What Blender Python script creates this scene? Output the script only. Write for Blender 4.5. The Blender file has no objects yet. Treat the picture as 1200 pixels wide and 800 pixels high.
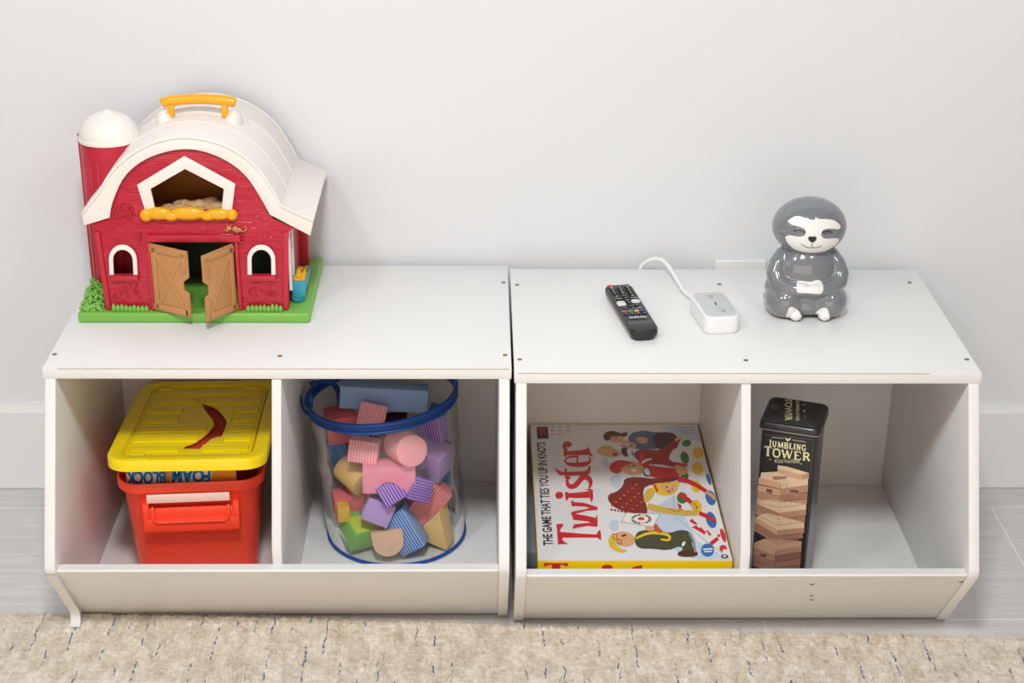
import bpy, bmesh, math, random
from mathutils import Vector, Matrix, Euler
from mathutils.geometry import delaunay_2d_cdt
from mathutils.bvhtree import BVHTree
random.seed(7)
R = math.radians
S = bpy.context.scene
col = S.collection

# ------------------------------------------------------------------ camera
FPX = 1949.66
PI_, YA, RO = R(24.238), R(1.207), R(0.569)
CAM = Vector((-0.044, -1.990, 1.325))
_right = Vector((math.cos(YA), -math.sin(YA), 0)); _fh = Vector((math.sin(YA), math.cos(YA), 0))
_fwd = _fh * math.cos(PI_) + Vector((0, 0, -math.sin(PI_)))
_up = _fh * math.sin(PI_) + Vector((0, 0, math.cos(PI_)))
CR = _right * math.cos(RO) + _up * math.sin(RO)
CU = _up * math.cos(RO) - _right * math.sin(RO)
cd = bpy.data.cameras.new('camera'); cam = bpy.data.objects.new('camera', cd); col.objects.link(cam)
M = Matrix((CR, CU, -_fwd)).transposed().to_4x4(); M.translation = CAM
cam.matrix_world = M
cd.sensor_width = 36; cd.lens = FPX / 1200 * 36; cd.clip_start = .05
cd.dof.use_dof = True; cd.dof.focus_distance = 2.24; cd.dof.aperture_fstop = 6.3
S.camera = cam

# ------------------------------------------------------------------ light
S.view_settings.view_transform = 'Standard'; S.view_settings.look = 'None'
S.view_settings.gamma = 1; S.view_settings.use_curve_mapping = False
S.view_settings.exposure = 0.0
w = bpy.data.worlds.new('world'); S.world = w; w.use_nodes = True
w.node_tree.nodes['Background'].inputs[0].default_value = (1, .985, .965, 1)
w.node_tree.nodes['Background'].inputs[1].default_value = .22
def area(name, loc, target, size, energy, color=(1, 1, 1), sy=None):
    l = bpy.data.lights.new(name, 'AREA'); l.energy = energy; l.color = color; l.size = size
    if sy: l.shape = 'RECTANGLE'; l.size_y = sy
    o = bpy.data.objects.new(name, l); col.objects.link(o); o.location = loc
    o.rotation_euler = (Vector(target) - Vector(loc)).to_track_quat('-Z', 'Y').to_euler()
    return o
area('ceiling_light', (-.12, -1.50, 2.34), (-.05, .1, .3), .30, 34, (.95, .98, 1))
area('ceiling_light', (-1.2, -1.45, 2.34), (-.05, .1, .3), .30, 10, (.97, .988, 1))
area('ceiling_light', (1.05, -1.45, 2.34), (.05, .1, .3), .30, 6, (.97, .988, 1))
area('room_fill', (-.2, -3.1, .85), (0, .1, .3), 3.4, 28, (1, .79, .61), 1.6)
area('window_light', (-2.4, -1.5, 1.6), (0, .2, .4), 1.0, 3, (.95, .98, 1))

# ------------------------------------------------------------------ pixel -> point on a real plane
def ray(x, y):
    return (_fwd + CR * ((x - 600) / FPX) - CU * ((y - 400) / FPX)).normalized()
def hit(x, y, P0, N):
    d = ray(x, y); N = Vector(N); return CAM + d * ((Vector(P0) - CAM).dot(N) / d.dot(N))
def hy(x, y, Y): return hit(x, y, (0, Y, 0), (0, 1, 0))
def hz(x, y, Z): return hit(x, y, (0, 0, Z), (0, 0, 1))

# ------------------------------------------------------------------ materials
MATS = {}
def lin(c): return tuple((v / 12.92 if v <= .04045 else ((v + .055) / 1.055) ** 2.4) for v in c)
def hexc(h): return lin(tuple(int(h[i:i + 2], 16) / 255 for i in (0, 2, 4)))
def mat(name, c, rough=.5, var=.04, scale=30, spec=.5, coat=0, metal=0, bump=0, bscale=200, sss=0):
    if name in MATS: return MATS[name]
    if isinstance(c, str): c = hexc(c)
    m = bpy.data.materials.new(name); m.use_nodes = True; n = m.node_tree.nodes; L = m.node_tree.links
    b = n['Principled BSDF']
    b.inputs['Roughness'].default_value = rough; b.inputs['Specular IOR Level'].default_value = spec
    b.inputs['Coat Weight'].default_value = coat; b.inputs['Metallic'].default_value = metal
    if coat: b.inputs['Coat Roughness'].default_value = .05
    if sss: b.inputs['Subsurface Weight'].default_value = sss; b.inputs['Subsurface Scale'].default_value = .003
    tc = n.new('ShaderNodeTexCoord'); ns = n.new('ShaderNodeTexNoise'); ns.inputs['Scale'].default_value = scale
    L.new(tc.outputs['Object'], ns.inputs['Vector'])
    mx = n.new('ShaderNodeMix'); mx.data_type = 'RGBA'
    mx.inputs[6].default_value = (*[v * (1 - var) for v in c], 1); mx.inputs[7].default_value = (*[min(1, v * (1 + var)) for v in c], 1)
    L.new(ns.outputs['Fac'], mx.inputs[0]); L.new(mx.outputs[2], b.inputs['Base Color'])
    if bump:
        nb = n.new('ShaderNodeTexNoise'); nb.inputs['Scale'].default_value = bscale; L.new(tc.outputs['Object'], nb.inputs['Vector'])
        bp = n.new('ShaderNodeBump'); bp.inputs['Strength'].default_value = bump; bp.inputs['Distance'].default_value = .001
        L.new(nb.outputs['Fac'], bp.inputs['Height']); L.new(bp.outputs['Normal'], b.inputs['Normal'])
    MATS[name] = m; return m
def nodes_of(m):
    n = m.node_tree.nodes; return n, m.node_tree.links, n['Principled BSDF']

laminate = mat('white_laminate', (.835, .825, .81), .38, .012, 8, .4)
edge_raw = mat('raw_board', 'c9b79a', .8)

# ------------------------------------------------------------------ mesh helpers
def mesh(name, V, F, m, parent=None, smooth=False, link=True):
    me = bpy.data.meshes.new(name); me.from_pydata([tuple(v) for v in V], [], F); me.update()
    o = bpy.data.objects.new(name, me)
    for k in (m if isinstance(m, (list, tuple)) else [m]): me.materials.append(k)
    if smooth: me.polygons.foreach_set('use_smooth', [True] * len(me.polygons))
    if link: col.objects.link(o)
    if parent: setpar(o, parent)
    return o
def setpar(o, p):
    o.parent = p
    # things are unrotated empties and parts sit at the world origin of their mesh
    o.matrix_parent_inverse = Matrix.Translation(p.location).inverted() if p.type == 'EMPTY' else Matrix.Identity(4)
def thing(name, label, cat, loc=(0, 0, 0), group=None):
    o = bpy.data.objects.new(name, None); col.objects.link(o); o.location = loc; o.empty_display_size = .02
    return tag(o, label, cat, group)
def tag(o, label, cat, group=None):
    o['label'] = label; o['category'] = cat
    if group: o['group'] = group
    return o
def from_bm(name, bm, m, parent=None, smooth=False):
    bmesh.ops.recalc_face_normals(bm, faces=bm.faces)
    me = bpy.data.meshes.new(name); bm.to_mesh(me); bm.free()
    o = bpy.data.objects.new(name, me); me.materials.append(m)
    if smooth: me.polygons.foreach_set('use_smooth', [True] * len(me.polygons)); me.set_sharp_from_angle(angle=R(40))
    col.objects.link(o)
    if parent: setpar(o, parent)
    return o
def bm_box(bm, x0, x1, y0, y1, z0, z1, mtx=None, bev=0, seg=2):
    vs = [bm.verts.new((x, y, z)) for x in (x0, x1) for y in (y0, y1) for z in (z0, z1)]
    fs = [bm.faces.new([vs[i] for i in q]) for q in ((0, 1, 3, 2), (4, 6, 7, 5), (0, 4, 5, 1), (2, 3, 7, 6), (0, 2, 6, 4), (1, 5, 7, 3))]
    if mtx is not None: bmesh.ops.transform(bm, matrix=mtx, verts=vs)
    if bev:
        es = {e for f in fs for e in f.edges}
        bmesh.ops.bevel(bm, geom=list(es), offset=bev, segments=seg, affect='EDGES', profile=.5)
def box(name, b, m, parent=None, mtx=None, bev=.001, seg=2):
    bm = bmesh.new(); bm_box(bm, *b, mtx=mtx, bev=bev, seg=seg); return from_bm(name, bm, m, parent, smooth=bool(bev))
def prism_bm(bm, pts, axis_vec, bev=0, seg=2):
    n = len(pts); a = [bm.verts.new(p) for p in pts]; b = [bm.verts.new(Vector(p) + Vector(axis_vec)) for p in pts]
    f0 = bm.faces.new(a); f1 = bm.faces.new(b[::-1]); fs = [f0, f1]
    for i in range(n): fs.append(bm.faces.new((a[i], b[i], b[(i + 1) % n], a[(i + 1) % n])))
    bmesh.ops.recalc_face_normals(bm, faces=fs)
    if bev:
        es = {e for f in (f0, f1) for e in f.edges}
        bmesh.ops.bevel(bm, geom=list(es), offset=bev, segments=seg, affect='EDGES', profile=.5)
def prism(name, pts, axis, m, parent=None, bev=0, seg=2, smooth=True):
    bm = bmesh.new(); prism_bm(bm, pts, axis, bev, seg); return from_bm(name, bm, m, parent, smooth)
def smoothpoly(pts, it=2, closed=True):
    pts = [Vector(p) for p in pts]
    for _ in range(it):
        q = []; n = len(pts)
        for i in range(n if closed else n - 1):
            a, b = pts[i], pts[(i + 1) % n]; q += [a * .75 + b * .25, a * .25 + b * .75]
        if not closed: q = [pts[0]] + q + [pts[-1]]
        pts = q
    return pts
def plate(name, loops, O, U, V, thick, m, parent=None, bev=0.0006):
    """solid plate with holes; loops are 3-D points lying on the plane O,U,V; it grows along U x V by thick"""
    cu = bpy.data.curves.new('tmp', 'CURVE'); cu.dimensions = '2D'; cu.fill_mode = 'BOTH'
    O = Vector(O); U = Vector(U).normalized(); V = Vector(V).normalized(); N = U.cross(V)
    for lp in loops:
        sp = cu.splines.new('POLY'); sp.points.add(len(lp) - 1); sp.use_cyclic_u = True
        for i, p in enumerate(lp):
            d = Vector(p) - O; sp.points[i].co = (d.dot(U), d.dot(V), 0, 1)
    cu.extrude = thick / 2 - bev; cu.bevel_depth = bev; cu.bevel_resolution = 1; cu.offset = -bev
    t = bpy.data.objects.new('tmp', cu); col.objects.link(t); bpy.context.view_layer.update()
    me = bpy.data.meshes.new_from_object(t.evaluated_get(bpy.context.evaluated_depsgraph_get()))
    bpy.data.objects.remove(t)
    mt = Matrix((U, V, N)).transposed().to_4x4(); mt.translation = O + N * thick / 2
    me.transform(mt); me.materials.clear(); me.materials.append(m)
    bm = bmesh.new(); bm.from_mesh(me); bmesh.ops.remove_doubles(bm, verts=bm.verts, dist=1e-5); bpy.data.meshes.remove(me)
    return from_bm(name, bm, m, parent, smooth=True)
def tube_vf(path, r, seg=12, closed=False, caps=True):
    path = [Vector(p) for p in path]; n = len(path); V = []; F = []
    rr = r if isinstance(r, (list, tuple)) else [r] * n
    T0 = None; nrm = None
    for i in range(n):
        a = path[(i - 1) % n] if (closed or i > 0) else path[i]; b = path[(i + 1) % n] if (closed or i < n - 1) else path[i]
        T = (b - a).normalized()
        if nrm is None:
            nrm = T.orthogonal().normalized()
        else:
            nrm = (nrm - T * nrm.dot(T)).normalized()
        B = T.cross(nrm)
        for k in range(seg):
            an = 2 * math.pi * k / seg; V.append(path[i] + (nrm * math.cos(an) + B * math.sin(an)) * rr[i])
    for i in range(n if closed else n - 1):
        j = (i + 1) % n; sh = 0
        if closed and j == 0:   # match rotation at the seam
            v0 = V[i * seg]; best = min(range(seg), key=lambda k: (V[k] - v0).length); sh = best
        for k in range(seg):
            k2 = (k + 1) % seg
            F.append((i * seg + k, i * seg + k2, j * seg + (k2 + sh) % seg, j * seg + (k + sh) % seg))
    if caps and not closed:
        F.append(tuple(range(seg))[::-1]); F.append(tuple((n - 1) * seg + k for k in range(seg)))
    return V, F
def tube(name, path, r, m, parent=None, seg=12, closed=False):
    V, F = tube_vf(path, r, seg, closed); return mesh(name, V, F, m, parent, smooth=True)
def lathe(name, prof, c, m, parent=None, seg=48, smooth=True):
    """prof: (radius, z) pairs"""
    V = []; F = []; c = Vector(c)
    for r, z in prof:
        for k in range(seg):
            a = 2 * math.pi * k / seg; V.append(c + Vector((r * math.cos(a), r * math.sin(a), z)))
    for i in range(len(prof) - 1):
        for k in range(seg):
            k2 = (k + 1) % seg; F.append((i * seg + k, i * seg + k2, (i + 1) * seg + k2, (i + 1) * seg + k))
    F.append(tuple(range(seg))[::-1]); F.append(tuple((len(prof) - 1) * seg + k for k in range(seg)))
    bm = bmesh.new(); vs = [bm.verts.new(v) for v in V]
    for f in F: bm.faces.new([vs[i] for i in f])
    bmesh.ops.remove_doubles(bm, verts=bm.verts, dist=1e-6)
    return from_bm(name, bm, m, parent, smooth)
def join_vf(parts):
    V = []; F = []
    for v, f in parts:
        o = len(V); V += list(v); F += [tuple(i + o for i in q) for q in f]
    return V, F
def rrect(w, d, r, seg=5):
    pts = []
    for cx, cy, a0 in ((w / 2 - r, d / 2 - r, 0), (-w / 2 + r, d / 2 - r, 90), (-w / 2 + r, -d / 2 + r, 180), (w / 2 - r, -d / 2 + r, 270)):
        for k in range(seg + 1):
            a = R(a0 + 90 * k / seg); pts.append((cx + r * math.cos(a), cy + r * math.sin(a)))
    return pts
def loft(name, rings, m, parent=None, cap0=True, cap1=True, smooth=True):
    n = len(rings[0]); bm = bmesh.new(); vs = [[bm.verts.new(p) for p in r] for r in rings]
    for i in range(len(rings) - 1):
        for k in range(n): bm.faces.new((vs[i][k], vs[i][(k + 1) % n], vs[i + 1][(k + 1) % n], vs[i + 1][k]))
    if cap0: bm.faces.new(vs[0][::-1])
    if cap1: bm.faces.new(vs[-1])
    return from_bm(name, bm, m, parent, smooth)

# ink: flat printed areas laid on a real face
class Ink:
    def __init__(s, to3, N, base=.00015, step=.00004):
        s.to3 = to3; s.N = Vector(N).normalized(); s.V = []; s.F = []; s.mi = []; s.ms = []; s.h = base; s.step = step
    def layer(s): s.h += s.step
    def poly(s, pts, m, sm=0, closed=True):
        if sm: pts = [tuple(p) for p in smoothpoly([Vector((a, b)) for a, b in pts], sm)]
        if m not in s.ms: s.ms.append(m)
        o = len(s.V); P = [s.to3(a, b) for a, b in pts]
        res = delaunay_2d_cdt([Vector(p) for p in pts], [], [list(range(len(pts)))], 1, 1e-6)
        P = [s.to3(v[0], v[1]) + s.N * s.h for v in res[0]]
        s.V += P
        for f in res[2]: s.F.append(tuple(i + o for i in f)); s.mi.append(s.ms.index(m))
        s.h += s.step * .02
    def ell(s, cx, cy, rx, ry, m, rot=0, n=20):
        c, q = math.cos(R(rot)), math.sin(R(rot))
        s.poly([(cx + rx * math.cos(t) * c - ry * math.sin(t) * q, cy + rx * math.cos(t) * q + ry * math.sin(t) * c) for t in (2 * math.pi * k / n for k in range(n))], m)
    def line(s, pts, wd, m, sm=0):
        pts = [Vector(p) for p in pts]
        if sm: pts = smoothpoly(pts, sm, False)
        ws = wd if isinstance(wd, (list, tuple)) else [wd, wd]
        if len(pts) > 3 and (pts[0] - pts[-1]).length < 1e-6:      # a ring: piece by piece, so its middle stays open
            for a, b in zip(pts[:-1], pts[1:]):
                e = (b - a).normalized() * ws[0] * .4; s.line([a - e, b + e], ws[0], m)
            return
        L = []; Rr = []; n = len(pts)
        for i, p in enumerate(pts):
            t = (pts[min(i + 1, n - 1)] - pts[max(i - 1, 0)]).normalized(); nn = Vector((-t.y, t.x))
            f = i / (n - 1) * (len(ws) - 1); k = min(int(f), len(ws) - 2); wv = ws[k] + (ws[k + 1] - ws[k]) * (f - k)
            L.append(tuple(p + nn * wv / 2)); Rr.append(tuple(p - nn * wv / 2))
        s.poly(L + Rr[::-1], m)
    def text(s, string, box, m, rot=0, bold=0):
        """string fitted in box (x0,y0,x1,y1): x is reading direction, y0 the top of the capitals (local frame before to3 via tf)"""
        V, F, (a, b, c, d) = glyphs(string, bold)
        x0, y0, x1, y1 = box
        if m not in s.ms: s.ms.append(m)
        o = len(s.V)
        for x, y in V:
            u = (x - a) / (c - a); v = (y - b) / (d - b)
            if rot == 0: p = (x0 + u * (x1 - x0), y1 + v * (y0 - y1))
            elif rot == 90: p = (x1 + v * (x0 - x1), y1 + u * (y0 - y1))      # reads upwards
            elif rot == -90: p = (x0 + v * (x1 - x0), y0 + u * (y1 - y0))     # reads downwards
            else: p = (x1 + u * (x0 - x1), y0 + v * (y1 - y0))                # upside down
            s.V.append(s.to3(*p) + s.N * s.h)
        for f in F: s.F.append(tuple(i + o for i in f)); s.mi.append(s.ms.index(m))
        s.h += s.step * .02
    def build(s, name, parent):
        o = mesh(name, s.V, s.F, s.ms, parent); o.data.polygons.foreach_set('material_index', s.mi)
        # face the ink outwards
        bm = bmesh.new(); bm.from_mesh(o.data)
        fl = [f for f in bm.faces if f.normal.dot(s.N) < 0]
        bmesh.ops.reverse_faces(bm, faces=fl); bm.to_mesh(o.data); bm.free(); return o
GL = {}
def glyphs(string, bold=0):
    k = (string, bold)
    if k in GL: return GL[k]
    cu = bpy.data.curves.new('t', 'FONT'); cu.body = string; cu.size = 1; cu.offset = bold; cu.fill_mode = 'FRONT'; cu.resolution_u = 3
    t = bpy.data.objects.new('t', cu); col.objects.link(t); bpy.context.view_layer.update()
    me = bpy.data.meshes.new_from_object(t.evaluated_get(bpy.context.evaluated_depsgraph_get())); bpy.data.objects.remove(t)
    V = [(v.co.x, v.co.y) for v in me.vertices]; F = [tuple(p.vertices) for p in me.polygons]; bpy.data.meshes.remove(me)
    xs = [v[0] for v in V]; ys = [v[1] for v in V]
    GL[k] = (V, F, (min(xs), min(ys), max(xs), max(ys))); return GL[k]

def drape(name, polys, bvh, m, parent, off=.0003, grid=1.2, tf=lambda a, b: (a, b), offv=None):
    """paint patches: outlines seen in the photo dropped on to the real surface"""
    V = []; F = []
    for pts in polys:
        P = [Vector(tf(a, b)) for a, b in pts]; n = len(P); C = list(P)
        # densify outline
        D = []
        for i in range(n):
            a, b = P[i], P[(i + 1) % n]; k = max(1, int((b - a).length / grid))
            D += [a.lerp(b, j / k) for j in range(k)]
        x0, x1 = min(p.x for p in D), max(p.x for p in D); y0, y1 = min(p.y for p in D), max(p.y for p in D)
        G = []
        x = x0
        while x < x1:
            y = y0
            while y < y1: G.append(Vector((x, y))); y += grid
            x += grid
        res = delaunay_2d_cdt(D + G, [], [list(range(len(D)))], 1, 1e-5)
        o = len(V); bad = set()
        for i, v in enumerate(res[0]):
            loc, nn, idx, dist = bvh.ray_cast(CAM, ray(v.x, v.y))
            if loc is None: bad.add(i); V.append(Vector((0, 0, 0)))
            else: V.append(loc + nn * off)
        for f in res[2]:
            if not (set(f) & bad): F.append(tuple(i + o for i in f))
    bm = bmesh.new(); vs = [bm.verts.new(v) for v in V]
    for f in F:
        try: bm.faces.new([vs[i] for i in f])
        except ValueError: pass
    bmesh.ops.delete(bm, geom=[v for v in bm.verts if not v.link_faces], context='VERTS')
    fl = [f for f in bm.faces if (f.normal.dot(CAM - f.calc_center_median()) < 0)]
    for f in bm.faces: f.normal_update()
    fl = [f for f in bm.faces if (f.normal.dot(CAM - f.calc_center_median()) < 0)]
    bmesh.ops.reverse_faces(bm, faces=fl)
    me = bpy.data.meshes.new(name); bm.to_mesh(me); bm.free(); me.materials.append(m)
    me.polygons.foreach_set('use_smooth', [True] * len(me.polygons))
    o = bpy.data.objects.new(name, me); col.objects.link(o); setpar(o, parent); return o

def structure(o): o['kind'] = 'structure'; return o

# ================================================================== SETTING
TOPZ = .389
wallm = mat('wall_paint', (.745, .755, .77), .75, .01, 3, .25, bump=.05, bscale=300)
trimm = mat('trim_paint', (.80, .80, .79), .45, .02, 6, .4)
structure(box('wall_back', (-3, 3, .386, .5, 0, 2.8), wallm, bev=0))
bs = [(-3, .386, .001), (-3, .372, .001), (-3, .372, .137), (-3, .3745, .1385), (-3, .3775, .1475), (-3, .386, .1475)]
structure(prism('baseboard_back', bs, (6, 0, 0), trimm, bev=0, smooth=False))
fm = bpy.data.materials.new('floor_tile'); fm.use_nodes = True; n, L, b = nodes_of(fm)
def N(t, **k):
    q = n.new(t)
    for a, v in k.items(): q.inputs[a].default_value = v
    return q
tc = n.new('ShaderNodeTexCoord'); mp = n.new('ShaderNodeMapping'); L.new(tc.outputs['Object'], mp.inputs['Vector'])
TW, TH = .61, .318
mp.inputs['Location'].default_value = (-.773 + 2 * TW, .0075 + TH, 0)
br = n.new('ShaderNodeTexBrick'); br.offset = 1 / 3; br.offset_frequency = 2
br.offset = .68
for k, v in (('Scale', 1), ('Brick Width', TW), ('Row Height', TH), ('Mortar Size', .0017), ('Mortar Smooth', .1), ('Bias', 0)): br.inputs[k].default_value = v
br.inputs['Color1'].default_value = (.66, .645, .635, 1); br.inputs['Color2'].default_value = (.62, .605, .595, 1); br.inputs['Mortar'].default_value = (.82, .80, .77, 1)
L.new(mp.outputs[0], br.inputs['Vector'])
mp2 = n.new('ShaderNodeMapping'); mp2.inputs['Scale'].default_value = (3, 38, 1); L.new(tc.outputs['Object'], mp2.inputs['Vector'])
ns = n.new('ShaderNodeTexNoise'); ns.inputs['Scale'].default_value = 3; ns.inputs['Detail'].default_value = 8; ns.inputs['Roughness'].default_value = .65; L.new(mp2.outputs[0], ns.inputs['Vector'])
cr = n.new('ShaderNodeValToRGB'); cr.color_ramp.elements[0].position = .3; cr.color_ramp.elements[0].color = (.84, .84, .845, 1); cr.color_ramp.elements[1].position = .7; cr.color_ramp.elements[1].color = (1.08, 1.08, 1.08, 1)
L.new(ns.outputs['Fac'], cr.inputs[0])
mm = n.new('ShaderNodeMix'); mm.data_type = 'RGBA'; mm.blend_type = 'MULTIPLY'; mm.inputs[0].default_value = 1; L.new(br.outputs['Color'], mm.inputs[6]); L.new(cr.outputs[0], mm.inputs[7]); L.new(mm.outputs[2], b.inputs['Base Color'])
b.inputs['Roughness'].default_value = .42
bp = n.new('ShaderNodeBump'); bp.inputs['Strength'].default_value = .25; bp.inputs['Distance'].default_value = .001; bp.invert = True
L.new(br.outputs['Fac'], bp.inputs['Height']); L.new(bp.outputs[0], b.inputs['Normal'])
structure(mesh('floor', [(-3, -3.2, 0), (3, -3.2, 0), (3, .4, 0), (-3, .4, 0)], [(0, 1, 2, 3)], fm))

# ------------------------------------------------------------------ rug
def build_rug():
    rm = bpy.data.materials.new('rug_wool'); rm.use_nodes = True; n = rm.node_tree.nodes; L = rm.node_tree.links; b = n['Principled BSDF']
    b.inputs['Roughness'].default_value = .95; b.inputs['Specular IOR Level'].default_value = .1; b.inputs['Sheen Weight'].default_value = .25
    tc = n.new('ShaderNodeTexCoord'); 
    def noise(scale, mscale, detail=4):
        mp = n.new('ShaderNodeMapping'); mp.inputs['Scale'].default_value = mscale; L.new(tc.outputs['Object'], mp.inputs['Vector'])
        q = n.new('ShaderNodeTexNoise'); q.inputs['Scale'].default_value = scale; q.inputs['Detail'].default_value = detail; L.new(mp.outputs[0], q.inputs['Vector']); return q
    a = noise(70, (1, .45, 1), 5); r1 = n.new('ShaderNodeValToRGB'); L.new(a.outputs['Fac'], r1.inputs[0])
    r1.color_ramp.elements[0].position = .3; r1.color_ramp.elements[0].color = (*hexc('c8baa6'), 1); r1.color_ramp.elements[1].position = .7; r1.color_ramp.elements[1].color = (*hexc('e9e0d2'), 1)
    # blue-grey yarn dashes running away from the viewer in narrow stripes
    sx = n.new('ShaderNodeSeparateXYZ'); L.new(tc.outputs['Object'], sx.inputs[0])
    wob = noise(55, (1, 1, 1), 4); 
    ad = n.new('ShaderNodeMath'); ad.operation = 'MULTIPLY_ADD'; L.new(wob.outputs['Fac'], ad.inputs[0]); ad.inputs[1].default_value = .012; L.new(sx.outputs[0], ad.inputs[2])
    md = n.new('ShaderNodeMath'); md.operation = 'PINGPONG'; L.new(ad.outputs[0], md.inputs[0]); md.inputs[1].default_value = .0125
    lt = n.new('ShaderNodeMath'); lt.operation = 'LESS_THAN'; L.new(md.outputs[0], lt.inputs[0]); lt.inputs[1].default_value = .0010
    dn = noise(1, (34, 17, 1), 2); gt = n.new('ShaderNodeMath'); gt.operation = 'GREATER_THAN'; L.new(dn.outputs['Fac'], gt.inputs[0]); gt.inputs[1].default_value = .55
    fn = noise(260, (1, .5, 1), 1); g2 = n.new('ShaderNodeMath'); g2.operation = 'GREATER_THAN'; L.new(fn.outputs['Fac'], g2.inputs[0]); g2.inputs[1].default_value = .46
    mu = n.new('ShaderNodeMath'); mu.operation = 'MULTIPLY'; L.new(lt.outputs[0], mu.inputs[0]); L.new(gt.outputs[0], mu.inputs[1])
    mu2 = n.new('ShaderNodeMath'); mu2.operation = 'MULTIPLY'; L.new(mu.outputs[0], mu2.inputs[0]); L.new(g2.outputs[0], mu2.inputs[1])
    mx = n.new('ShaderNodeMix'); mx.data_type = 'RGBA'; L.new(mu2.outputs[0], mx.inputs[0]); L.new(r1.outputs[0], mx.inputs[6]); mx.inputs[7].default_value = (*hexc('4d6488'), 1)
    # taupe flecks
    fk = noise(120, (1, .5, 1), 2); g3 = n.new('ShaderNodeMath'); g3.operation = 'GREATER_THAN'; L.new(fk.outputs['Fac'], g3.inputs[0]); g3.inputs[1].default_value = .70
    mx2 = n.new('ShaderNodeMix'); mx2.data_type = 'RGBA'; L.new(g3.outputs[0], mx2.inputs[0]); L.new(mx.outputs[2], mx2.inputs[6]); mx2.inputs[7].default_value = (*hexc('b5a794'), 1)
    ta = noise(1, (520, 16, 1), 1); tb = noise(1, (16, 420, 1), 1); tm = n.new('ShaderNodeMath'); tm.operation = 'MAXIMUM'; L.new(ta.outputs['Fac'], tm.inputs[0]); L.new(tb.outputs['Fac'], tm.inputs[1])
    tr_ = n.new('ShaderNodeMapRange'); L.new(tm.outputs[0], tr_.inputs[0]); tr_.inputs[1].default_value = .6; tr_.inputs[2].default_value = .72; tr_.inputs[4].default_value = .55
    mx3 = n.new('ShaderNodeMix'); mx3.data_type = 'RGBA'; L.new(tr_.outputs[0], mx3.inputs[0]); L.new(mx2.outputs[2], mx3.inputs[6]); mx3.inputs[7].default_value = (*hexc('f0e8db'), 1)
    L.new(mx3.outputs[2], b.inputs['Base Color'])
    t = thing('rug', 'beige looped wool rug flecked with blue yarn in front of the cubbies', 'rug', (0, -.3, 0))
    from mathutils import noise as mn
    def edge(x): return -.0305 - .046 * x + .0065 * max(0, min(1, (.15 - x) / .4)) * max(0, min(1, (x + .66) / .1)) + .0018 * mn.noise(Vector((x * 40, 0, 0)))
    xs = [-1.3 + i * .03 for i in range(20)] + [-.72 + i * .0024 for i in range(int(1.46 / .0024))] + [.76 + i * .03 for i in range(20)]
    ys = [0, .0005, .002] + [.004 + i * .0024 for i in range(70)] + [.18 + i * .04 for i in range(40)]
    V = []; F = []
    for j, d in enumerate(ys):
        for i, x in enumerate(xs):
            y = edge(x) - d
            if d == 0: z = .0005
            else:
                row = math.sin((y + .046 * x) * 2 * math.pi / .0085 + 1.5 * mn.noise(Vector((x * 20, y * 20, 3))))
                cell = mn.noise(Vector((x * 170, y * 110, 0))) * .0026 + mn.noise(Vector((x * 420, y * 420, 5))) * .0017 + mn.noise(Vector((x * 30, y * 30, 9))) * .0015
                z = .0085 + row * .0004 + cell
                if d < .003: z *= .55 + d * 60
                z = max(z, .002)
            V.append((x, y, z))
    nx = len(xs)
    for j in range(len(ys) - 1):
        for i in range(nx - 1): F.append((j * nx + i, (j + 1) * nx + i, (j + 1) * nx + i + 1, j * nx + i + 1))
    mesh('woven_field', V, F, rm, t, smooth=True)
    # loose fibres
    V = []; F = []
    for k in range(70000):
        x = random.uniform(-.74, .76); d = random.random() ** 1.15 * .16 - .001; y = edge(x) - d; z = .008
        a = random.uniform(0, 6.28); l = random.uniform(.002, .0045); h = random.uniform(.0005, .0032); wv = .00022
        p0 = Vector((x, y, z - .001)); p1 = p0 + Vector((math.cos(a) * l * .5, math.sin(a) * l * .5, h + .001)); p2 = p0 + Vector((math.cos(a + .7) * l, math.sin(a + .7) * l, h * .7 + .001))
        s = Vector((-math.sin(a), math.cos(a), 0)) * wv; o = len(V)
        V += [p0 - s, p0 + s, p1 - s, p1 + s, p2]; F += [(o, o + 1, o + 3, o + 2), (o + 2, o + 3, o + 4)]
    q = mesh('pile', V, F, rm, t); q['kind'] = 'stuff'
build_rug()

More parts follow.
